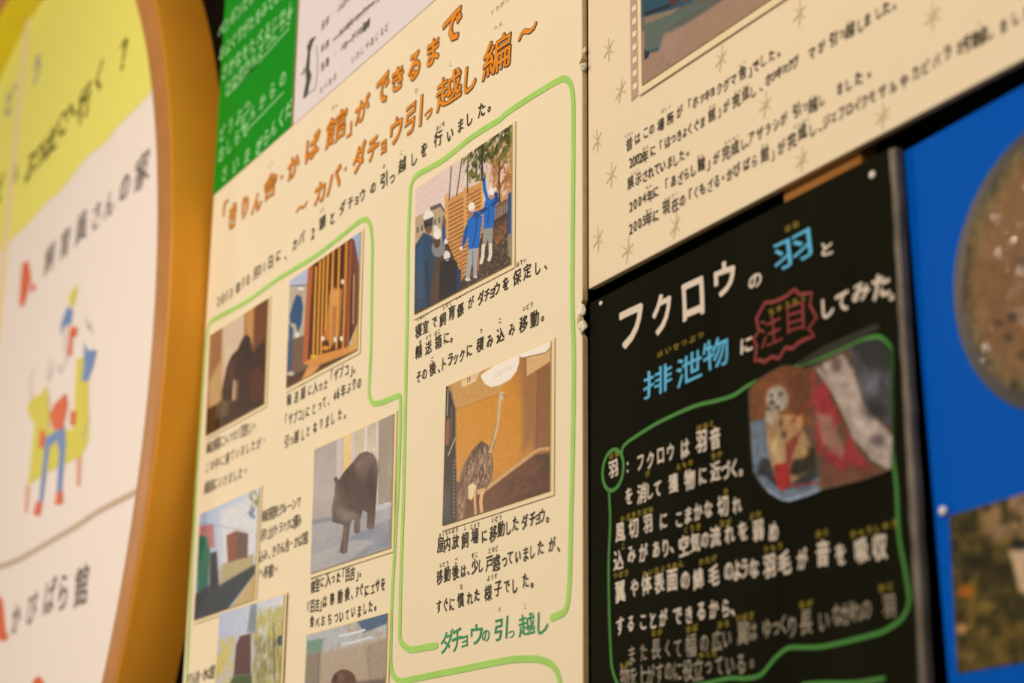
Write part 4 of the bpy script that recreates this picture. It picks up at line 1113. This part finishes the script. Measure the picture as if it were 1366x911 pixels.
blk('翼や体表面の綿毛のような羽毛が音を吸収', [(0, 828, 789), (1, 847, 784), (2, 863, 779.6), (3, 880, 777.6), (4, 897.5, 773.8), (5, 915, 774), (6, 932, 772), (7, 953, 768), (8, 972.6, 762), (9, 984, 760), (10, 994, 758), (11, 1007, 758), (12, 1027, 755), (13, 1047.5, 751),
     (14, 1071, 745.4), (15, 1098.5, 738.5), (16, 1122, 738.5), (17, 1151, 734.4), (18, 1174, 730)], ew=13, eh=16)
blk('することができるから、', [(0, 828, 835), (1, 842, 832), (2, 859, 829.6), (3, 872, 828), (4, 886, 824), (5, 905, 822), (6, 920, 820), (7, 936, 816), (8, 953, 812), (9, 969, 812), (10, 978, 818)], eh=15)
blk('また長くて幅の広い翼はゆっくり長いながれの羽', [(0, 843.6, 874), (1, 859, 870), (2, 876, 866), (3, 891, 865), (4, 905, 865), (5, 922.5, 860.5), (6, 940, 858), (7, 957, 854.7), (8, 971, 853), (9, 992, 845), (10, 1005, 842), (11, 1024, 838), (12, 1036, 838), (13, 1046, 833.6),
     (14, 1058, 836), (15, 1076.5, 831), (16, 1100, 829.5), (17, 1118, 820), (21, 1170, 812), (22, 1187, 808.8)][:19] + [(21, 1187, 808.8)], M_stroke_white2, eh=16, wt=0.0)
blk('物を上がすのに役立っている。', [(0, 834, 903), (6, 905, 895), (13, 1004, 885)], M_stroke_white2, eh=16, wt=0.0)
k = Ink(TB + 0.0004)
furi(k, [('はいせつぶつ', 908, 460)], 9.5, 6, TB, .02)
furi(k, [('はね', 1057, 302), ('ちゅうもく', 1051, 407)], 8, 6, TB, .03)
furi(k, [('はね', 820, 607), ('はおと', 942, 568), ('け', 865, 632), ('えもの', 914, 620), ('ちか', 957, 607), ('かざきりばね', 850, 686), ('き', 969, 656), ('こ', 832, 729), ('くうき', 924, 705), ('なが', 969, 697), ('よわ', 1008, 687), ('つばさ', 829, 766), ('たいひょうめん', 885, 759), ('わたげ', 945, 747),
         ('うもう', 1032, 731), ('おと', 1098, 711), ('きゅうしゅう', 1166, 706), ('なが', 877, 844), ('はば', 924, 838), ('ひろ', 966, 833), ('つばさ', 994, 823), ('なが', 1076, 806), ('おと', 1183, 783), ('もの', 834, 887), ('やくだ', 945, 873)], 7, 5.5, TB, .04)
k.make('reading_aids', M_yel, black)['label'] = 'small ochre reading aids'
k = Ink(TB + 0.0005)
cc = []
for i in range(24):
    t = 2 * math.pi * i / 24; cc.append(H(818.5 + 14 * math.cos(t), 627 + 27 * math.sin(t) - 5 * math.cos(t), TB))
k.stroke(cc + [cc[0]], 0.0030)
k.make('green_outline', M_bgreen, black)
k = Ink(TB + 0.0005)
pxline(k, [(830, 604), (832, 596), (839, 589), (857, 577), (876.6, 565), (905.6, 551), (930, 541), (958.7, 534), (980, 527), (998, 515), (1030, 500), (1072, 486), (1103, 474), (1152, 454), (1170.5, 449), (1182, 455), (1190, 469), (1191, 543), (1192, 604), (1196.6, 650.5),
           (1200, 715), (1208, 760), (1213.5, 797), (1210, 815), (1200, 829), (1173, 844.6), (1098.5, 862.5), (1054, 864), (1035, 877.7), (1016, 899.7), (996.5, 905), (972, 905), (930, 914), (870, 922), (832, 922), (824, 911), (816.6, 887), (813.5, 820), (812.7, 752.6), (814.7, 695), (813, 653)], 0.0027, TB)
k.make('green_outline', M_bgreen, black)
k = Ink(TB + 0.0005)
pxline(k, [(1072, 913), (1100, 911), (1140, 911), (1180, 905)], 0.0026, TB)
k.make('green_outline', M_bgreen, black)
# owl and feather photograph, cut out with rounded corners
OB = BB + 0.0016
clip = [(980 + x / 3.254, 420 + y / 3.254) for x, y in [(62, 335), (75, 310), (120, 270), (160, 245), (205, 222), (250, 218), (310, 232), (420, 178), (500, 140), (560, 114), (620, 105), (650, 115), (678, 150), (682, 300), (684, 450), (684, 600), (680, 668), (640, 690), (560, 718), (470, 742), (380, 762),
                                                       (310, 790), (240, 812), (205, 808), (150, 775), (110, 730), (82, 680), (72, 560), (66, 440)]]
p = Print(rect_from((994, 500), (1196, 430), (1196, 640), (994, 700), OB), OB, 230, 230, (980, 420, 3.254))
p.fill((120, 92, 66))
p.poly([(40, 180), (330, 180), (330, 480), (300, 500), (60, 470)], (150, 88, 44), soft=5); p.poly([(215, 215), (330, 220), (330, 440), (240, 420)], (126, 70, 34), soft=5, a=.8)
p.poly([(40, 470), (140, 450), (160, 620), (360, 640), (380, 860), (40, 860)], (132, 142, 150), soft=4); p.poly([(90, 690), (130, 700), (200, 760), (320, 740), (360, 700), (360, 660), (120, 620)], (60, 60, 56), soft=5); p.poly([(90, 720), (220, 800), (380, 745), (380, 790), (230, 840), (80, 800)], (176, 184, 190), soft=3)
p.poly([(135, 440), (235, 430), (300, 500), (345, 600), (345, 660), (230, 740), (170, 700), (140, 560)], (206, 156, 104), soft=4); p.poly([(280, 560), (355, 580), (355, 660), (280, 700), (230, 690)], (60, 46, 30), soft=6); p.ell(185, 590, 30, 60, (232, 188, 130), soft=6); p.ell(270, 590, 50, 36, (216, 166, 100), soft=6)
p.ell(185, 365, 48, 56, (212, 188, 160), soft=6); p.ell(160, 440, 30, 36, (206, 176, 144), soft=4)
for x, y, a, b in ((160, 350, 10, 12), (200, 342, 12, 14), (162, 380, 16, 14), (185, 400, 14, 12), (150, 408, 10, 9), (215, 520, 14, 22), (200, 470, 8, 24)):
    p.ell(x, y, a * .75, b * .75, (70, 52, 40), soft=3, a=.8)
p.poly([(225, 440), (290, 435), (300, 480), (240, 520), (215, 480)], (220, 160, 96), soft=4)
p.poly([(170, 650), (235, 640), (245, 740), (210, 765), (180, 740)], (196, 48, 44), soft=3); p.poly([(220, 560), (290, 500), (250, 620), (240, 660), (225, 640)], (160, 56, 44), soft=4, a=.8); p.line([(240, 742), (400, 725), (560, 690)], 12, (196, 70, 70), soft=2, a=.8); p.line([(250, 460), (330, 370)], 9, (170, 60, 54), soft=3)
p.poly([(325, 225), (700, 80), (700, 720), (375, 760), (345, 500)], (118, 88, 58), soft=2)
p.poly([(330, 230), (380, 260), (470, 460), (540, 600), (620, 690), (380, 740), (345, 500)], (186, 58, 58), soft=5, tex=p.nz(10, 14, 3, .3, .5)); p.poly([(350, 420), (420, 440), (480, 590), (460, 620), (380, 560)], (196, 142, 112), soft=8, a=.8); p.poly([(375, 620), (500, 640), (640, 670), (540, 720), (378, 735)], (150, 64, 56), soft=6, tex=p.nz(8, 8, 5, .4, .6)); p.poly([(400, 260), (450, 330), (530, 520), (500, 520), (420, 360)], (110, 72, 40), soft=5)
p.poly([(370, 640), (500, 680), (700, 640), (700, 760), (370, 780)], (134, 92, 62), soft=6, a=.7)
p.poly([(380, 215), (470, 170), (520, 250), (560, 380), (640, 480), (700, 540), (700, 670), (640, 650), (540, 540), (470, 400), (390, 260)], (214, 184, 160), soft=5)
p.poly([(480, 100), (700, 60), (700, 500), (640, 470), (560, 380), (530, 260)], (92, 86, 84), soft=7); p.poly([(500, 120), (640, 80), (700, 140), (680, 240), (560, 220)], (52, 50, 46), soft=10, a=.8); p.ell(600, 300, 50, 40, (150, 144, 144), soft=18, a=.8); p.ell(610, 415, 45, 35, (40, 38, 36), soft=12, a=.8); p.ell(440, 215, 22, 34, (110, 80, 66), soft=6, a=.7); p.ell(560, 500, 40, 50, (236, 206, 182), soft=16, a=.8); p.ell(620, 545, 28, 26, (110, 86, 92), soft=8, a=.8)
p.line([(362, 235), (430, 330), (520, 520), (600, 620), (680, 668)], 16, (220, 192, 168), soft=4); p.ell(640, 300, 20, 30, (60, 58, 60), soft=8, a=.6)
p.grain(.22, 4, 9); p.C *= 0.88; p.C = p.C * 0.9 + 8
p.make(black, M_printM, clip=clip, label='cut-out photograph of an owl and a close-up of red and white feathers', thick=0)
k = Ink(BB + 0.0008); k.poly([H(x, y, BB) for x, y in [(1062, 486), (1100, 462), (1150, 440), (1172, 431), (1176, 438), (1150, 452), (1103, 473), (1070, 488)]])
k.make('laminate_film', M_filmD, black)
o = slab('photo_backing', [H(x, y, BB) for x, y in [clip[i] for i in range(len(clip) - 1, -1, -1)]], OB - 0.0003, 0.0012, M_filmD, black, bevel=0)

# ================================================================== blue poster
BP = -0.012
ul = H(1204, 203, BP)[0] + 0.0005
ut = (H(1204, 201, BP)[1] + H(1366, 124, BP)[1]) / 2
blue = root('blue_poster', P3(ul + 0.3, ut - 0.5, WALL), 'blue poster with a big round photograph and a blurred bird photograph, right of the blackboard', 'poster')
_t, _b, _r = [np.array(H(*q, BP)) for q in ((1204.5, 203), (1265, 907), (1366, 124))]
_dn = (_b - _t) / np.linalg.norm(_b - _t); _rt = np.array([-_dn[1], _dn[0]])
slab('sheet', [tuple(q) for q in (_t + _dn * 0.42, _t + _dn * 0.42 + _rt * 0.55, _t + _rt * 0.55, _t)], BP, 0.003, M_blue, blue, bevel=0.0004)
rim = [(1366, 175.5), (1311, 251), (1278, 343), (1271, 366), (1275, 432), (1291, 474.5), (1314, 511), (1344, 534), (1366, 549)]
Pm = np.array([H(x, y, BP) for x, y in rim]); A_ = np.c_[2 * Pm, np.ones(len(Pm))]
sol = np.linalg.lstsq(A_, (Pm**2).sum(1), rcond=None)[0]; cR = math.sqrt(sol[2] + sol[0]**2 + sol[1]**2); cC = sol[:2]
print('blue disc', cC, cR)
k = Ink(BP + 0.0004); k.poly([(cC[0] + cR * math.cos(t), cC[1] + cR * math.sin(t)) for t in np.linspace(0, 2 * math.pi, 120, endpoint=False)])
k.make('black_rim', mat('rim_black', (26, 26, 22), 0.35, 0.4), blue)
r2 = cR * 0.93
p = Print([(cC[0] - r2, cC[1] + r2), (cC[0] + r2, cC[1] + r2), (cC[0] + r2, cC[1] - r2), (cC[0] - r2, cC[1] - r2)], BP + 0.001, 200, 200, (1166, 80, 3.037))
p.fill((150, 112, 74))
q = np.hypot((p.U - cC[0]) / cR, (p.V - cC[1]) / cR)
p._mix(np.clip((q - 0.72) / .16, 0, 1) * .75, (112, 98, 66)); p._mix(np.clip((q - 0.80) / .1, 0, 1) * p.nz(9, 9, 3, .42, .6) * .8, (62, 66, 52)); p._mix(np.clip((q - 0.6) / .3, 0, 1) * p.nz(6, 14, 4, .5, .65) * .5, (176, 140, 96)); p._mix(p.nz(30, 30, 8, .45, .7) * .35, (120, 84, 56))
for x, y, a in ((505, 1065, 16), (560, 1040, 22), (545, 1125, 20), (600, 1195, 22), (600, 820, 22), (470, 1225, 14), (560, 1320, 14)):
    p.ell(x, y, a, a * .9, (84, 72, 60), soft=5, a=.8)
p.grain(.1, 3)
clipc = []
for t in np.linspace(0, 2 * math.pi, 90, endpoint=False):
    x, y = proj(np.array([cC[0] + (r2 - .001) * math.cos(t)]), np.array([cC[1] + (r2 - .001) * math.sin(t)]), BP + 0.001); clipc.append((float(x[0]), float(y[0])))
p.make(blue, M_disc, clip=clipc, label='round brown photograph with dark spots', thick=0)
q = [H(1268, 688, BP), H(1400, 649, BP), H(1400, 878, BP), H(1278.5, 898, BP)]
p = Print(q, BP + 0.001, 120, 140, (1166, 611, 3.037))
p.fill((92, 76, 34))
p.poly([(280, 180), (430, 180), (500, 400), (380, 480), (280, 480)], (66, 58, 30), soft=10, a=.8); p.poly([(420, 150), (760, 100), (760, 300), (640, 400), (560, 330), (450, 340)], (158, 122, 86), soft=14)
p._mix(p.nz(12, 10, 3, .45, .65) * .6, (134, 104, 50)); p._mix(p.nz(8, 8, 5, .5, .65) * .7, (52, 46, 22))
p.ell(375, 540, 34, 26, (176, 98, 24), soft=8); p.line([(400, 500), (395, 680)], 22, (144, 110, 44), soft=8, a=.7); p.ell(355, 692, 24, 22, (184, 138, 88), soft=7); p.ell(460, 600, 30, 20, (160, 130, 60), soft=8, a=.6); p.ell(380, 810, 24, 20, (140, 110, 60), soft=8, a=.6)
p.poly([(545, 380), (620, 350), (700, 480), (640, 560), (590, 540)], (206, 170, 130), soft=6); p.ell(595, 352, 34, 20, (30, 34, 34), soft=8); p.poly([(350, 380), (560, 430), (560, 480), (350, 440)], (44, 40, 22), soft=8, a=.7)
p.grain(.1, 3)
p.make(blue, M_printM, label='blurred photograph of a pale bird among brown leaves', thick=0)

# ================================================================== pins


def pin(x, y, off, label, r=0.003):
    u, v = H(x, y, off)
    bm = bmesh.new(); bmesh.ops.create_uvsphere(bm, u_segments=16, v_segments=10, radius=r)
    for q in bm.verts:
        q.co.y *= 0.7
    for q in bm.verts:
        q.co += P3(u, v, off + r * 0.6)
    g = bmesh.ops.create_cone(bm, cap_ends=True, segments=8, radius1=r * .25, radius2=r * .25, depth=0.004)
    rot = Matrix.Rotation(math.pi / 2, 4, 'X')
    for q in g['verts']:
        q.co = rot @ q.co + P3(u, v, off)
    me = bpy.data.meshes.new('push_pin'); bm.to_mesh(me); bm.free()
    for f in me.polygons:
        f.use_smooth = True
    o = link('push_pin', me, M_pin); tag(o, label, 'pin', 'pins holding the boards')
    return o


pin(405.5, 95, LOW, 'pearl pin in the white notice beside the penguin picture', 0.0042)
pin(1166.5, 234, BB, 'pearl pin near the top right corner of the blackboard', 0.0026)
pin(803.5, 405, BB, 'small pale pin at the top left corner of the blackboard', 0.0019)
pin(1261, 682, BP, 'pale pin at the corner of the bird photograph on the blue poster', 0.0028)
